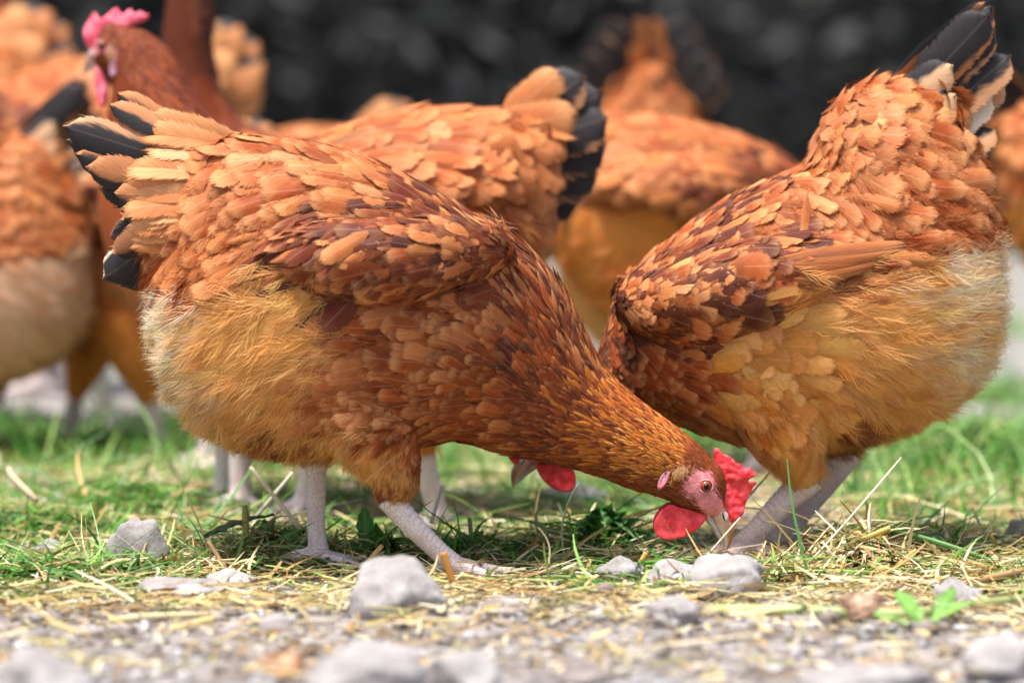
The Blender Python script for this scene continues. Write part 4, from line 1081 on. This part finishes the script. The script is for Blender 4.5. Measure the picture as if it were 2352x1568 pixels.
# ---- plain builds for the far hens: same shapes, all feathers in one mass
def far_base(kind, tailf=True):
    if kind == 2:
        h = Hen('hen', 0.10, 1850, st2, ch2, [r[:7] + (('tandown' if 'down' in r[7] or 'cream' in r[7] else {'saddle': 'rump', 'covert': 'rump', 'wing2': 'wing', 'breast': 'breastd', 'gold': 'tandown'}.get(r[7], r[7])),) if tailf else r for r in rows2], 0.005, dens=.8, head=HEAD2, plume_dens=.3, cand=11000); legs2(h, 0)
        if tailf: tail2(h)
    elif kind in (8, 8.5):
        h = Hen('hen', 0.325, 900, st8, ch8, rows8, 0.005, dens=.8, head=HEAD8, plume_dens=.3, cand=10000); tail8(h, kind == 8.5); legs8(h)
    else:
        h = Hen('hen', 0.45, 470, st3, ch3, rows3, 0.005, dens=.8, head=HEAD3, plume_dens=.3, cand=10000, comb_mat='comb_pink', comb=COMB_UP); legs3(h); tail3(h)
    return h
b2, b8, b3, b10, b8t = far_base(2), far_base(8), far_base(3), far_base(2, False), far_base(8.5)
for sg in (-1, 1):          # this one shows its tail from behind: spread to both sides
    for i in range(4):
        b10.quill((2080, 330 + 15 * i, sg * (60 + 10 * i)), (2150 + 10 * i, 50 + 60 * i, sg * (120 + 36 * i)), 120, BT, .02, .06, 0, nrm=(1, 0, .3))
    for i in range(3):
        b10.quill((2080, 280 + 20 * i, sg * (12 + 14 * i)), (2190, 60 + 90 * i, sg * (26 + 22 * i)), 74, (.56, .19, .06), 1.0, .08, 0, nrm=(1, 0, .3))
used = set()
def far_hen(h, u, Y, yaw, scale, label):
    r = h.root if id(h) not in used else copy_tree(h.root)
    used.add(id(h))
    r.location = (P(u, 0, Y).x, Y, 0); r.rotation_euler = (0, 0, R(yaw)); r.scale = (scale,) * 3
    r['label'] = label; r['category'] = 'hen'; r['group'] = 'blurred hens in the background'
    return r
far_hen(b2, -95, 0.857, -6, 0.9, 'blurred hen cut off by the left edge, pale fluffy rear and upright black tail')
far_hen(b8, 1560, 0.75, 180, 1.0, 'blurred hen facing right behind the fan tail, orange back and golden rear')
far_hen(b10, 1470, 1.75, -88, 1.16, 'far blurred hen seen from behind with spread black tail raised above the others')
far_hen(b8t, 160, 1.25, 4, 1.2, 'blurred hen with pale tan tail right of the dark brown neck')
far_hen(b8t, -290, 1.35, 8, 1.26, 'blurred hen at the upper left with pale tail and a dark spot')
far_hen(b3, 60, 1.9, -20, 1.3, 'orange hen far back in the upper left corner')
far_hen(b8t, 640, 1.5, 10, 0.98, 'far hen behind the fan-tailed hen, only a brown tail tip showing')
far_hen(b8t, 300, 0.95, 0, 0.9, 'blurred brown hen low behind the sharp tail, its pale legs in the grass')
far_hen(b8, 2590, 1.1, 176, 1.06, 'blurred orange hen at the right edge behind the raised black tail')

# ------------------------------------------------------------------ stones
def stone(u, vb, w, h, label, mat='rock', seed=0, depth=0.8, sink=0.3, name='stone', cat='stone', rough=0.22, Y=None):
    Y = Yg(vb) if Y is None else Y
    k = (D1 + Y) / D1; a = w * S * k / 2; hh = h * S * k
    bm = bmesh.new(); bmesh.ops.create_icosphere(bm, subdivisions=4, radius=1)
    rr = random.Random(seed)
    pl = [(Vector((rr.uniform(-1, 1), rr.uniform(-1, 1), rr.uniform(-.6, 1))).normalized(), rr.uniform(0.62, 0.9)) for _ in range(11)]
    sv = Vector((seed * 3.7, seed * 1.3, 0))
    for v in bm.verts:
        p = v.co.copy()
        for n, d in pl:                                   # broken flat faces
            e = p.dot(n) - d
            if e > 0: p -= n * e * 0.85
        p *= 1 + rough * noise.fractal(p * 1.3 + sv, 1, 2, 3) + 0.022 * noise.fractal(p * 5 + sv, 1, 2, 3) + 0.006 * noise.noise(p * 19 + sv)
        v.co = p
    mn = min(v.co.z for v in bm.verts); mx = max(v.co.z for v in bm.verts); x0 = min(v.co.x for v in bm.verts); x1 = max(v.co.x for v in bm.verts)
    for v in bm.verts:
        v.co.z = ((v.co.z - mn) / (mx - mn) * (1 + sink) - sink) * hh
        v.co.x = ((v.co.x - x0) / (x1 - x0) * 2 - 1) * a
        v.co.y *= a * depth
    me = bpy.data.meshes.new(name); bm.to_mesh(me); bm.free()
    me.polygons.foreach_set('use_smooth', np.ones(len(me.polygons), bool))
    x = P(u, 0, Y).x
    o = link(name, me, None, M[mat]); yy = Y + a * depth * 0.75
    o.location = (P(u, 0, yy).x, yy, gz(x, yy)); tag(o, label, cat)
    return o
for i, (u, vb, w, h, lab, mt) in enumerate([
    (916, 1420, 236, 146, 'large rounded grey stone in front of the sharp hen\'s slanting leg', 'rock'),
    (312, 1308, 160, 130, 'blocky grey stone left of the sharp hen\'s upright leg', 'rock'),
    (535, 1352, 135, 52, 'low pale stone half buried below the hind toe', 'rock_pale'),
    (1424, 1336, 118, 60, 'small grey stone left of the pair under the beak', 'rock'),
    (1548, 1348, 145, 74, 'pale grey stone just under the pecking beak', 'rock_pale'),
    (1668, 1366, 182, 98, 'angular pale stone in front of the right hen\'s foot', 'rock_pale'),
    (118, 1268, 140, 42, 'flat grey stone in the grass left of the blocky stone', 'rock'),
    (2200, 1388, 116, 80, 'grey-green stone in the straw at the right', 'rock'),
    (2338, 1246, 70, 70, 'dark brown stone at the right edge', 'rock_brown'),
    (112, 1168, 130, 44, 'blurred pale stone in the green grass at the left', 'rock_pale'),
    (1318, 1165, 180, 62, 'blurred white stone behind the sharp hen\'s neck', 'rock_pale'),
    (1165, 1400, 150, 44, 'brownish clod right of the large rounded stone', 'rock_brown'),
    (1545, 1440, 140, 66, 'blurred grey clod in front of the pale stones', 'rock'),
    (410, 1372, 230, 60, 'low grey stone lying in the straw at the lower left', 'rock'),
    (90, 1600, 280, 130, 'blurred flat grey stone in the bottom left corner', 'rock'),
    (845, 1604, 290, 140, 'large blurred grey stone at the bottom edge', 'rock'),
    (1070, 1590, 165, 104, 'blurred pale stone at the bottom edge beside the large one', 'rock_pale'),
    (1985, 1610, 330, 90, 'wide blurred lilac-grey stone at the bottom right', 'rock'),
    (2290, 1560, 180, 110, 'blurred pale stone in the bottom right corner', 'rock_pale'),
    (1340, 1570, 130, 60, 'blurred dark stone at the bottom middle', 'rock_brown'),
    (975, 1240, 120, 60, 'blurred grey stone behind the slanting leg', 'rock_brown')]):
    stone(u, vb, w, h, lab, mt, i + 3)

# ------------------------------------------------------------------ litter
STRAW = np.array([(.66, .50, .22), (.76, .64, .36), (.80, .72, .50), (.54, .36, .13), (.40, .225, .085), (.68, .56, .27), (.38, .36, .13)])
GREEN = np.array([(.07, .24, .03), (.12, .33, .04), (.05, .17, .025), (.20, .38, .07), (.32, .44, .13)])
def ribbons(n, x, y, z, az, tilt, ln, wid, bend, col, nseg=4, droop=None, curl=0.25):
    """flat bent blades: vectorised; returns V, F, C"""
    d = np.column_stack([np.cos(az) * np.cos(tilt), np.sin(az) * np.cos(tilt), np.sin(tilt)])
    s = np.column_stack([-np.sin(az), np.cos(az), np.zeros(n)])
    s = s + rng.normal(0, 0.5, (n, 1)) * np.array([[0, 0, 1.0]]); s /= np.linalg.norm(s, axis=1)[:, None]
    o = np.column_stack([x, y, z]); V = np.empty((n, (nseg + 1) * 2, 3))
    for k in range(nseg + 1):
        t = k / nseg
        c = o + d * (ln * t)[:, None] + s * (bend * ln * t * t)[:, None]
        if droop is not None: c[:, 2] -= droop * ln * t * t
        w = wid * (1 - curl * t if k < nseg else (1 - curl) * 0.6)
        V[:, 2 * k] = c - s * w[:, None] / 2; V[:, 2 * k + 1] = c + s * w[:, None] / 2
    q = [(2 * k, 2 * k + 1, 2 * k + 3, 2 * k + 2) for k in range(nseg)]
    f = quads_to_tris(q); m = (nseg + 1) * 2
    F = (f[None] + (np.arange(n) * m)[:, None, None]).reshape(-1, 3)
    C = np.repeat(np.column_stack([col, np.ones(n)]), m, axis=0)
    return V.reshape(-1, 3), F, C
def spots(n, y0, y1, fall=1.0, dens=None, wide=1.15):
    out = []
    while sum(map(len, out)) < n:
        m = n * 2
        y = y0 + (y1 - y0) * rng.random(m) ** fall
        x = (rng.random(m) - 0.5) * wide * (D1 + y) / D1
        k = np.ones(m, bool) if dens is None else rng.random(m) < dens(x, y)
        out.append(np.column_stack([x, y])[k])
    return np.concatenate(out)[:n]
def n2(x, y, sc, seed=0): return np.array([noise.noise(Vector((a * sc, b * sc, seed))) for a, b in zip(x, y)])
def gzv(x, y): return np.array([gz(a, b) for a, b in zip(x, y)])

def d_straw(x, y): return np.clip(0.55 + 0.9 * n2(x, y, 9, 2) - np.clip((-0.2 - y) * 4.5, 0, 0.78), 0.06, 1)
def d_grass(x, y):
    g = 0.22 + 1.3 * n2(x, y, 7, 5)
    g = g + 0.5 * np.exp(-((x + 0.32) / 0.09) ** 2 - ((y - 0.02) / 0.15) ** 2) + np.clip((y - 0.15) * .8, 0, 0.3)
    return np.clip(g - np.clip((-0.1 - y) * 6, 0, 1), 0.0, 1)
# the mat of chopped straw and chaff
p = spots(18500, -0.55, 1.0, 1.05, d_straw); n = len(p)
ln = np.exp(rng.normal(math.log(0.026), 0.5, n)); col = STRAW[rng.integers(0, len(STRAW), n)] * rng.uniform(.75, 1.1, (n, 1))
A = ribbons(n, p[:, 0], p[:, 1], gzv(p[:, 0], p[:, 1]) + rng.uniform(0.001, 0.011, n), rng.uniform(0, 6.283, n), rng.normal(0, 0.13, n), ln, rng.uniform(.0009, .0028, n), rng.normal(0, .12, n), col)
p = spots(8500, -0.5, 0.7, 1.0); n = len(p)
col = np.concatenate([STRAW, np.array([(.30, .2, .13), (.2, .15, .11), (.42, .36, .3)])])[rng.integers(0, 10, n)] * rng.uniform(.6, 1.1, (n, 1))
Bb = ribbons(n, p[:, 0], p[:, 1], gzv(p[:, 0], p[:, 1]) + rng.uniform(0.0005, 0.006, n), rng.uniform(0, 6.283, n), rng.normal(0, 0.3, n), rng.uniform(.003, .013, n), rng.uniform(.0012, .005, n), rng.normal(0, .2, n), col, 2)
def merge(*parts):
    V, F, C, o = [], [], [], 0
    for v, f, c in parts: V.append(v); F.append(f + o); C.append(c); o += len(v)
    return np.concatenate(V), np.concatenate(F), np.concatenate(C)
heaps = [(640, 1225, .08, .075, .028, .55), (560, 1270, .03, .06, .016, .5), (1960, 1262, .02, .062, .034, .12), (1080, 1262, .06, .06, .018, .8), (1390, 1262, .1, .05, .03, .85), (1290, 1240, .14, .06, .02, .5),
         (120, 1345, -.06, .085, .018, .7), (330, 1330, -.02, .06, .012, .6), (860, 1280, .05, .04, .024, .85), (2150, 1240, .10, .09, .016, .5), (2290, 1330, -.05, .07, .012, .3), (450, 1250, .12, .08, .015, .5), (2240, 1010, .8, .12, .05, .95), (1790, 1310, -.03, .05, .012, .2), (60, 1190, .25, .1, .02, .8), (300, 1150, .4, .12, .03, .85)]
HS, HG = [], []
for (u, v, Y, sp, hh, gr) in heaps:
    c0 = P(u, v, Y); m = int(2600 * sp / .06 * .35)
    for green in (False, True):
        n = int(m * (gr if green else 1 - gr))
        if not n: continue
        x = c0.x + rng.normal(0, sp * .55, n); y = Y + rng.normal(0, sp * .5, n); q = np.exp(-((x - c0.x) ** 2 + (y - Y) ** 2) / (sp * .6) ** 2)
        z = gzv(x, y) + hh * q * rng.random(n) ** .7
        cl = (GREEN if green else STRAW); cl = cl[rng.integers(0, len(cl), n)] * rng.uniform(.65, 1.15, (n, 1))
        (HG if green else HS).append(ribbons(n, x, y, z, rng.uniform(0, 6.283, n), rng.normal(.05, .35, n), np.exp(rng.normal(math.log(.03), .4, n)), rng.uniform(.001, .0038, n), rng.normal(0, .3, n), cl, 4, rng.uniform(0, .5, n), .4))
v, f, c = merge(A, Bb, *HS)
tag(link('straw_litter', np_mesh('straw_litter', v, f, None, c), None, M['litter']), 'chopped straw and chaff trodden into the earth', kind='stuff')
# cut and growing green
p = spots(16000, -0.18, 1.3, 1.0, d_grass); n = len(p)
up = np.clip((p[:, 1] - .25) * 1.2, .06, .5)
tl = np.where(rng.random(n) > up, np.abs(rng.normal(0.08, 0.16, n)), rng.uniform(.4, 1.2, n))
ln = np.exp(rng.normal(math.log(0.03), 0.45, n)) * (1 + np.clip(p[:, 1], 0, 1) * .4)
col = GREEN[rng.integers(0, len(GREEN), n)] * rng.uniform(.8, 1.25, (n, 1))
A = ribbons(n, p[:, 0], p[:, 1], gzv(p[:, 0], p[:, 1]) + rng.uniform(0, .008, n), rng.uniform(0, 6.283, n), tl, ln, rng.uniform(.0012, .0036, n), rng.normal(0, .2, n), col, 4, rng.uniform(0, .35, n), .5)
p = spots(8500, 0.9, 5.0, 1.3, lambda x, y: np.clip(-.35 + 2.6 * n2(x, y, 2.6, 9), 0.012, 1)); n = len(p)
ln = rng.uniform(.018, .05, n); col = GREEN[rng.integers(0, len(GREEN), n)] * rng.uniform(.8, 1.25, (n, 1))
Bb = ribbons(n, p[:, 0], p[:, 1], gzv(p[:, 0], p[:, 1]), rng.uniform(0, 6.283, n), rng.uniform(.5, 1.45, n), ln, rng.uniform(.003, .006, n), rng.normal(0, .25, n), col, 4, rng.uniform(.1, .5, n), .6)
v, f, c = merge(A, Bb, *HG)
tag(link('grass', np_mesh('grass', v, f, None, c), None, M['grass']), 'fresh green grass cut and growing among the straw', kind='stuff')
# gravel and crumbs of earth
ico = bmesh.new(); bmesh.ops.create_icosphere(ico, subdivisions=1, radius=1)
iv = np.array([q.co[:] for q in ico.verts]); it = np.array([[q.index for q in g.verts] for g in ico.faces]); ico.free()
p = spots(4000, -0.66, 0.6, 1.2); n = len(p)
r = np.exp(rng.normal(math.log(.0024), .5, n)); r = np.minimum(r, .009)
V = iv[None] * (1 + rng.normal(0, .16, (n, len(iv), 1))) * r[:, None, None] * np.array([1.2, 1.1, .75]) + np.column_stack([p, gzv(p[:, 0], p[:, 1]) + r * .2])[:, None]
F = (it[None] + (np.arange(n) * len(iv))[:, None, None]).reshape(-1, 3)
c = np.array([(.36, .345, .35), (.26, .23, .215), (.46, .45, .45), (.2, .165, .145)])[rng.integers(0, 4, n)] * rng.uniform(.8, 1.1, (n, 1))
me = np_mesh('gravel', V.reshape(-1, 3), F, None, np.repeat(np.column_stack([c, np.ones(n)]), len(iv), axis=0))
M['gravel'] = attr_mat('gravel_grit', 0.9, 0, 300, .5, .4, .2)
tag(link('gravel', me, None, M['gravel']), 'loose grit and crumbs of grey earth', kind='stuff')

# ------------------------------------------------------------------ single straws
def straw_mesh(seed):
    r = np.random.default_rng(seed); L = 1.0; pts = [(0, 0, 0)]
    kink = r.uniform(-.1, .1)
    for t in (.35, .7, 1.0): pts.append((kink * t * t * 2, t, r.uniform(-.02, .02)))
    v, f = tube(pts, [1, .96, .92, .85], 6, 2)
    return np_mesh('straw', np.array(v), np.array(f))
def straw_obj(a, b, rad, color, label, group=None, kink=None, flat=.6, name='straw', cat='straw', mat=None, taper=.85):
    a, b = Vector(a), Vector(b); d = b - a
    mid = [a + d * t for t in (0, .35, .7, 1)]
    sd = d.cross(Vector((0, 0, 1))).normalized() if d.length > 0 else Vector((1, 0, 0))
    kk = rng.normal(0, .03) if kink is None else kink
    mid[1] = mid[1] + (sd + Vector((0, 0, .6))) * d.length * kk; mid[2] = mid[2] + (sd + Vector((0, 0, .6))) * d.length * kk * .8
    v, f = tube([m - a for m in mid], [rad, rad * .97, rad * .94, rad * taper], 7, 3, flat)
    me = np_mesh(name, v, f, None, np.tile(np.array([[*color, 1.0]]), (len(v), 1)))
    o = link(name, me, None, M[mat or 'litter']); o.location = a
    tag(o, label, cat, group)
    return o
# about 140 stalks one can pick out, sharing a few meshes
base = []
for i in range(14):
    c = STRAW[i % len(STRAW)] if i % 4 else np.array((.30, .36, .13))
    r = np.random.default_rng(i); k = r.uniform(-.12, .12)
    v, f = tube([(0, 0, 0), (k * .5, .35, .01), (k, .7, -.01), (k * 1.2, 1, .0)], [.022, .021, .02, .018], 6, 2, .6)
    m_ = np_mesh('straw', v, f, None, np.tile(np.array([[*c, 1.0]]), (len(v), 1))); m_.materials.append(M['litter']); base.append(m_)
p = spots(150, -0.26, 0.34, 0.9, d_straw, 0.84)
for x, y in p:
    o = link('straw', random.choice(base)); L = rng.uniform(.028, .075)
    o.location = (x, y, gz(x, y) + rng.uniform(.003, .013))
    o.rotation_euler = (rng.normal(0, .12), rng.uniform(0, 3), rng.uniform(0, 6.283))
    w = L * rng.uniform(.5, 1.3) if L < .045 else L * rng.uniform(.45, .8); o.scale = (w, L, w)
    tag(o, 'loose dry straw stalk lying in the litter at the hens\' feet', 'straw', 'loose straw stalks in the litter')
def on(u, v, Y): return P(u, v, Y)
ST = [((1300,1300,-.005),(1328,1112,-.03),.0008,(.26,.32,.2),'thin grey-green stem standing up behind the sharp hen\'s chin',.10),
 ((1606,1296,-.045),(1700,1188,-.035),.0007,(.78,.68,.46),'thin pale straw hanging across the pecking beak',.03),
 ((1462,1312,-.02),(1484,1268,-.02),.0022,(.72,.45,.13),'short orange straw stub between the small stones',0),
 ((1018,1268,-.16),(1040,1335,-.16),.0028,(.55,.25,.06),'brown-orange straw stub leaning on the large rounded stone',.0),
 ((828,1312,-.02),(878,1252,-.015),.0021,(.70,.48,.17),'orange-yellow straw slanting up beside the upright leg',.05),
 ((490,1330,-.01),(590,1290,.01),.0019,(.72,.58,.24),'yellow straw lying over the low pale stone',.03),
 ((535,1330,-.02),(478,1242,-.01),.0016,(.50,.32,.16),'brown stalk crossing left of the hind toe',.0),
 ((690,1215,.06),(575,1072,.10),.0018,(.72,.63,.4),'long pale straw leaning up left of the upright leg',.0),
 ((585,1190,.10),(672,1085,.12),.0016,(.82,.77,.6),'pale broken straw crossing the leaning one',.0),
 ((565,1235,.03),(562,1160,.03),.0026,(.32,.30,.08),'olive stub standing among the straw behind the hind toe',.0),
 ((1085,1262,.06),(1078,1188,.06),.0018,(.24,.30,.10),'dull green stub right of the slanting leg',.0),
 ((990,1200,.06),(1015,1115,.08),.0016,(.84,.80,.66),'white straw sliver standing beyond the slanting leg',.0),
 ((1930,1330,-.03),(2045,1300,-.03),.0022,(.62,.38,.12),'orange straw piece in the heap right of the right hen\'s foot',.0),
 ((1975,1240,.0),(2045,1212,.0),.0022,(.62,.47,.12),'yellow stub on top of the straw heap',.0),
 ((2060,1300,-.02),(2105,1262,-.02),.0020,(.52,.42,.12),'olive-yellow stub beside the straw heap',.0),
 ((1860,1290,-.02),(2070,1050,.03),.0008,(.84,.80,.58),'long thin pale straw standing out of the heap',.04),
 ((1890,1245,-.04),(1925,1310,-.04),.0009,(.80,.74,.52),'fine bent straw on the near side of the heap',.2),
 ((2180,1350,-.12),(2352,1310,-.10),.0030,(.45,.28,.12),'brown stalk lying at the right edge',.02),
 ((1400,1290,.01),(1470,1240,.02),.0009,(.34,.33,.16),'thin olive stalk left of the orange stub',.0),
 ((1260,1300,-.02),(1235,1210,-.01),.0008,(.80,.68,.36),'fine yellow straw standing below the neck',.15),
 ((20,1080,.3),(85,1150,.26),.0040,(.70,.52,.34),'blurred tan straw leaning in the grass at the left',.1),
 ((100,1440,-.28),(230,1500,-.34),.0018,(.62,.66,.48),'blurred pale green straw at the lower left',.0),
 ((250,1425,-.27),(520,1412,-.24),.0030,(.70,.60,.36),'long blurred pale straw lying at the lower left',.03),
 ((380,1450,-.30),(500,1418,-.28),.0030,(.72,.56,.26),'blurred yellow straw across the long pale one',.0),
 ((780,1330,-.04),(560,1405,-.16),.0014,(.66,.62,.36),'thin greenish straw running out from the upright leg',.02),
 ((140,1352,-.10),(255,1310,-.04),.0024,(.64,.50,.22),'golden straw lying on the green patch at the left',.06),
 ((90,1375,-.12),(118,1320,-.08),.0030,(.34,.24,.07),'olive-brown curled stalk at the front of the green patch',.12)]
for (a, b, r, c, lab, kk) in ST:
    straw_obj(P(*a), P(*b), r, c, lab, None, kk)
# dark twig and the thick green stems
straw_obj(P(1478, 1335, -.03), P(1590, 1258, -.02), .0011, (.13, .10, .075), 'dark thin twig between the small stones and the wattle', None, .10, .9, 'twig', 'twig')
straw_obj(P(1120, 1293, .05), P(1425, 1278, .05), .0062, (.13, .30, .05), 'thick bright green stem lying under the front hen\'s neck', None, -.02, .9, 'stem', 'stem', 'leaf', .8)
straw_obj(P(1420, 1282, .07), P(1660, 1268, .09), .005, (.05, .12, .03), 'dark green stem lying behind the beak', None, .02, .9, 'stem', 'stem', 'leaf', .8)
straw_obj(P(1640, 1400, -.25), P(2090, 1412, -.27), .0042, (.42, .50, .20), 'long pale green stalk blurred in the right foreground', None, .01, .8, 'stem', 'stem', 'leaf')
straw_obj(P(2090, 1412, -.27), P(2400, 1368, -.20), .0036, (.40, .46, .18), 'blurred pale green stalk running off the right edge', None, .01, .8, 'stem', 'stem', 'leaf')
straw_obj(P(2030, 1215, .06), P(2290, 1292, .02), .0022, (.12, .30, .07), 'green grass stalk bending down right of the straw heap', None, .06, .7, 'stem', 'stem', 'leaf')

# ------------------------------------------------------------------ leaves
def leaf(u, v, Y, w, h, col, label, seed, tilt=60, yaw=0, ruffle=.3, roll=0):
    nu, nv = 15, 19; k = (D1 + Y) / D1; V, Cc = [], []
    sd = seed * 9.1
    for i in range(nv):
        t = i / (nv - 1); prof = math.sin(math.pi * min(1, t * .93 + .06)) ** .6
        for j in range(nu):
            e = j / (nu - 1) * 2 - 1
            ed = 1 + .3 * noise.noise(Vector((t * 9, math.copysign(1, e), sd)))
            x = e * .5 * prof * ed; z = ruffle * (abs(e) ** 1.2) * noise.noise(Vector((t * 11, e * 2.6, sd))) * 1.1 + .25 * math.sin(t * 2.6) + .12 * e * e
            V.append((x * w * S * k, t * h * S * k, z * w * S * k * .7))
            g = (1.6 if abs(e) < .07 else 1) * (1 + .3 * noise.noise(Vector((t * 12, e * 6, sd))))
            Cc.append((*(np.array(col) * g), 1))
    F = quads_to_tris([(i * nu + j, i * nu + j + 1, (i + 1) * nu + j + 1, (i + 1) * nu + j) for i in range(nv - 1) for j in range(nu - 1)])
    o = link('leaf', np_mesh('leaf', np.array(V), F, None, np.array(Cc)), None, M['leaf'])
    o.location = P(u, v, Y); o.rotation_euler = (R(tilt), R(roll), R(yaw)); tag(o, label, 'leaf')
    return o
DG, MG = (.05, .19, .03), (.09, .30, .045)
for a in [(1385, 1272, .09, 120, 104, DG, 'dark curly green leaf standing behind the wattle', 1, 74, 14, 1.5),
          (1425, 1285, .10, 60, 60, MG, 'small curled green leaf tucked beside the dark curly one', 2, 40, 60, .9),
          (850, 1285, .05, 120, 70, DG, 'dark green leaf lying between the sharp hen\'s legs', 3, 24, -60, .6),
          (838, 1265, .06, 40, 100, MG, 'narrow crinkled leaf standing between the sharp hen\'s legs', 4, 84, 20, .5),
          (470, 1235, .03, 60, 170, (.025, .06, .012), 'long dark leaf arched over the straw left of the upright leg', 5, 14, -74, .2),
          (600, 1240, .06, 50, 60, DG, 'small dark leaf close left of the upright leg', 6, 40, -40, .6),
          (1000, 1295, .04, 110, 60, MG, 'green leaf scrap right of the slanting leg', 7, 30, -80, .6),
          (1110, 1285, .06, 110, 60, DG, 'dark green leaf scrap at the near end of the thick stem', 8, 30, 40, .7),
          (2085, 1435, -.33, 46, 150, (.26, .46, .12), 'blurred bright green leaf pointing left off the pale stalk', 9, 12, 70, .25),
          (2110, 1430, -.33, 50, 130, (.20, .40, .08), 'blurred bright green leaf standing up from the pale stalk', 10, 24, 20, .25),
          (2130, 1432, -.32, 46, 150, (.24, .44, .10), 'blurred bright green leaf pointing right off the pale stalk', 16, 14, -58, .25),
          (2150, 1425, -.30, 44, 120, (.15, .33, .06), 'blurred darker green leaf behind the bright ones on the pale stalk', 17, 30, -30, .25),
          (1975, 1420, -.36, 110, 60, (.60, .38, .26), 'blurred reddish-tan dead leaf in the right foreground', 11, 55, 15, .4),
          (650, 1560, -.53, 120, 70, (.46, .26, .14), 'blurred rust-red dead leaf at the bottom edge', 12, 45, -20, .4),
          
          (190, 1360, -.08, 60, 60, MG, 'small green leaf in the patch at the left', 14, 40, 30, .7),
          (340, 1350, -.05, 70, 50, DG, 'dark green scrap in front of the blocky stone', 15, 30, -30, .7)]:
    leaf(*a)
# small fallen leaves mixed in the grass behind
# ------------------------------------------------------------------ shrubs and wood behind
def leaf_cloud(n, c, r, size, cols, solid=.55):
    d = rng.normal(0, 1, (n, 3)); d /= np.linalg.norm(d, axis=1)[:, None]
    rad = solid + (1 - solid) * rng.random(n) ** .6
    rad *= 1 + .22 * np.array([noise.noise(Vector(q) * 2.3 + Vector(c)) for q in d])
    o = np.array(c) + d * rad[:, None] * np.array(r)
    x = rng.normal(0, 1, (n, 3)); x /= np.linalg.norm(x, axis=1)[:, None]
    y = np.cross(x, d + rng.normal(0, .6, (n, 3))); y /= np.linalg.norm(y, axis=1)[:, None]
    sz = size * rng.uniform(.6, 1.4, n)[:, None]
    V = np.stack([o - y * sz, o + x * sz * .45, o + y * sz, o - x * sz * .45], 1).reshape(-1, 3)
    F = quads_to_tris([(0, 1, 2, 3)]); F = (F[None] + (np.arange(n) * 4)[:, None, None]).reshape(-1, 3)
    C = np.repeat(np.column_stack([np.array(cols)[rng.integers(0, len(cols), n)] * rng.uniform(.85, 1.15, (n, 1)), np.ones(n)]), 4, axis=0)
    return V, F, C
DK = [(.058, .063, .057), (.064, .066, .064), (.055, .057, .058), (.068, .068, .071)]
def shrub(x, y, w, h, label, n=5200, cols=DK, pale=0):
    root = empty('shrub', (x, y, 0)); tag(root, label, 'shrub', 'dark shrubs along the back of the run')
    st = []
    for i in range(5):
        a = i * 1.3; st.append(tube([(0.05 * math.cos(a), .05 * math.sin(a), -.05), (.2 * w * math.cos(a), .2 * w * math.sin(a), h * .35), (.36 * w * math.cos(a), .3 * w * math.sin(a), h * .75)], [.035, .025, .012], 7, 3))
    link('stem', np_mesh('stem', *join_vf(st)), root, M['bark'])
    v, f, c = merge(leaf_cloud(n, (0, 0, h * .5), (w * .5, w * .42, h * .52), .055, cols, .5), leaf_cloud(n // 3, (w * .1, 0, h * .25), (w * .5, w * .4, h * .3), .055, cols, .3))
    if pale:  # pale leaves added to stand in for bright sky gaps in the foliage
        sky_glints = leaf_cloud(pale, (0, -w * .3, h * .36), (w * .5, w * .15, h * .22), .05, [(.62, .64, .70)], .1); v, f, c = merge((v, f, c), sky_glints)
    o = link('foliage', np_mesh('foliage', v, f, None, c), root, M['leaf_dark']); o['kind'] = 'stuff'
for x, y, w, h, lab in [(-3.2, 8.6, 1.9, 1.9, 'dark shrub behind the upright hen at the far left'), (-1.75, 8.2, 1.8, 1.7, 'dark green-grey shrub behind the dark-necked hen'),
                        (-.35, 8.7, 1.9, 1.8, 'dark shrub behind the fan-tailed hen\'s back'), (1.0, 8.3, 1.8, 1.75, 'dark shrub behind the far raised tail'),
                        (2.35, 8.9, 1.7, 1.7, 'dark shrub behind the right hen\'s raised tail'), (3.7, 8.5, 1.8, 1.8, 'dark shrub at the far right')]:
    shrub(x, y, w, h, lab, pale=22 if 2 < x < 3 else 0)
parts = []
for i in range(26):
    parts.append(leaf_cloud(1100, (-13 + i * 1.04, 15 + rng.uniform(-1, 1), 2.2), (1.2, 1.0, 2.6), .16, DK, .45))
v, f, c = merge(*parts)
tag(link('wood', np_mesh('wood', v, f, None, c), None, M['leaf_dark']), 'dark wood behind the run', kind='stuff')
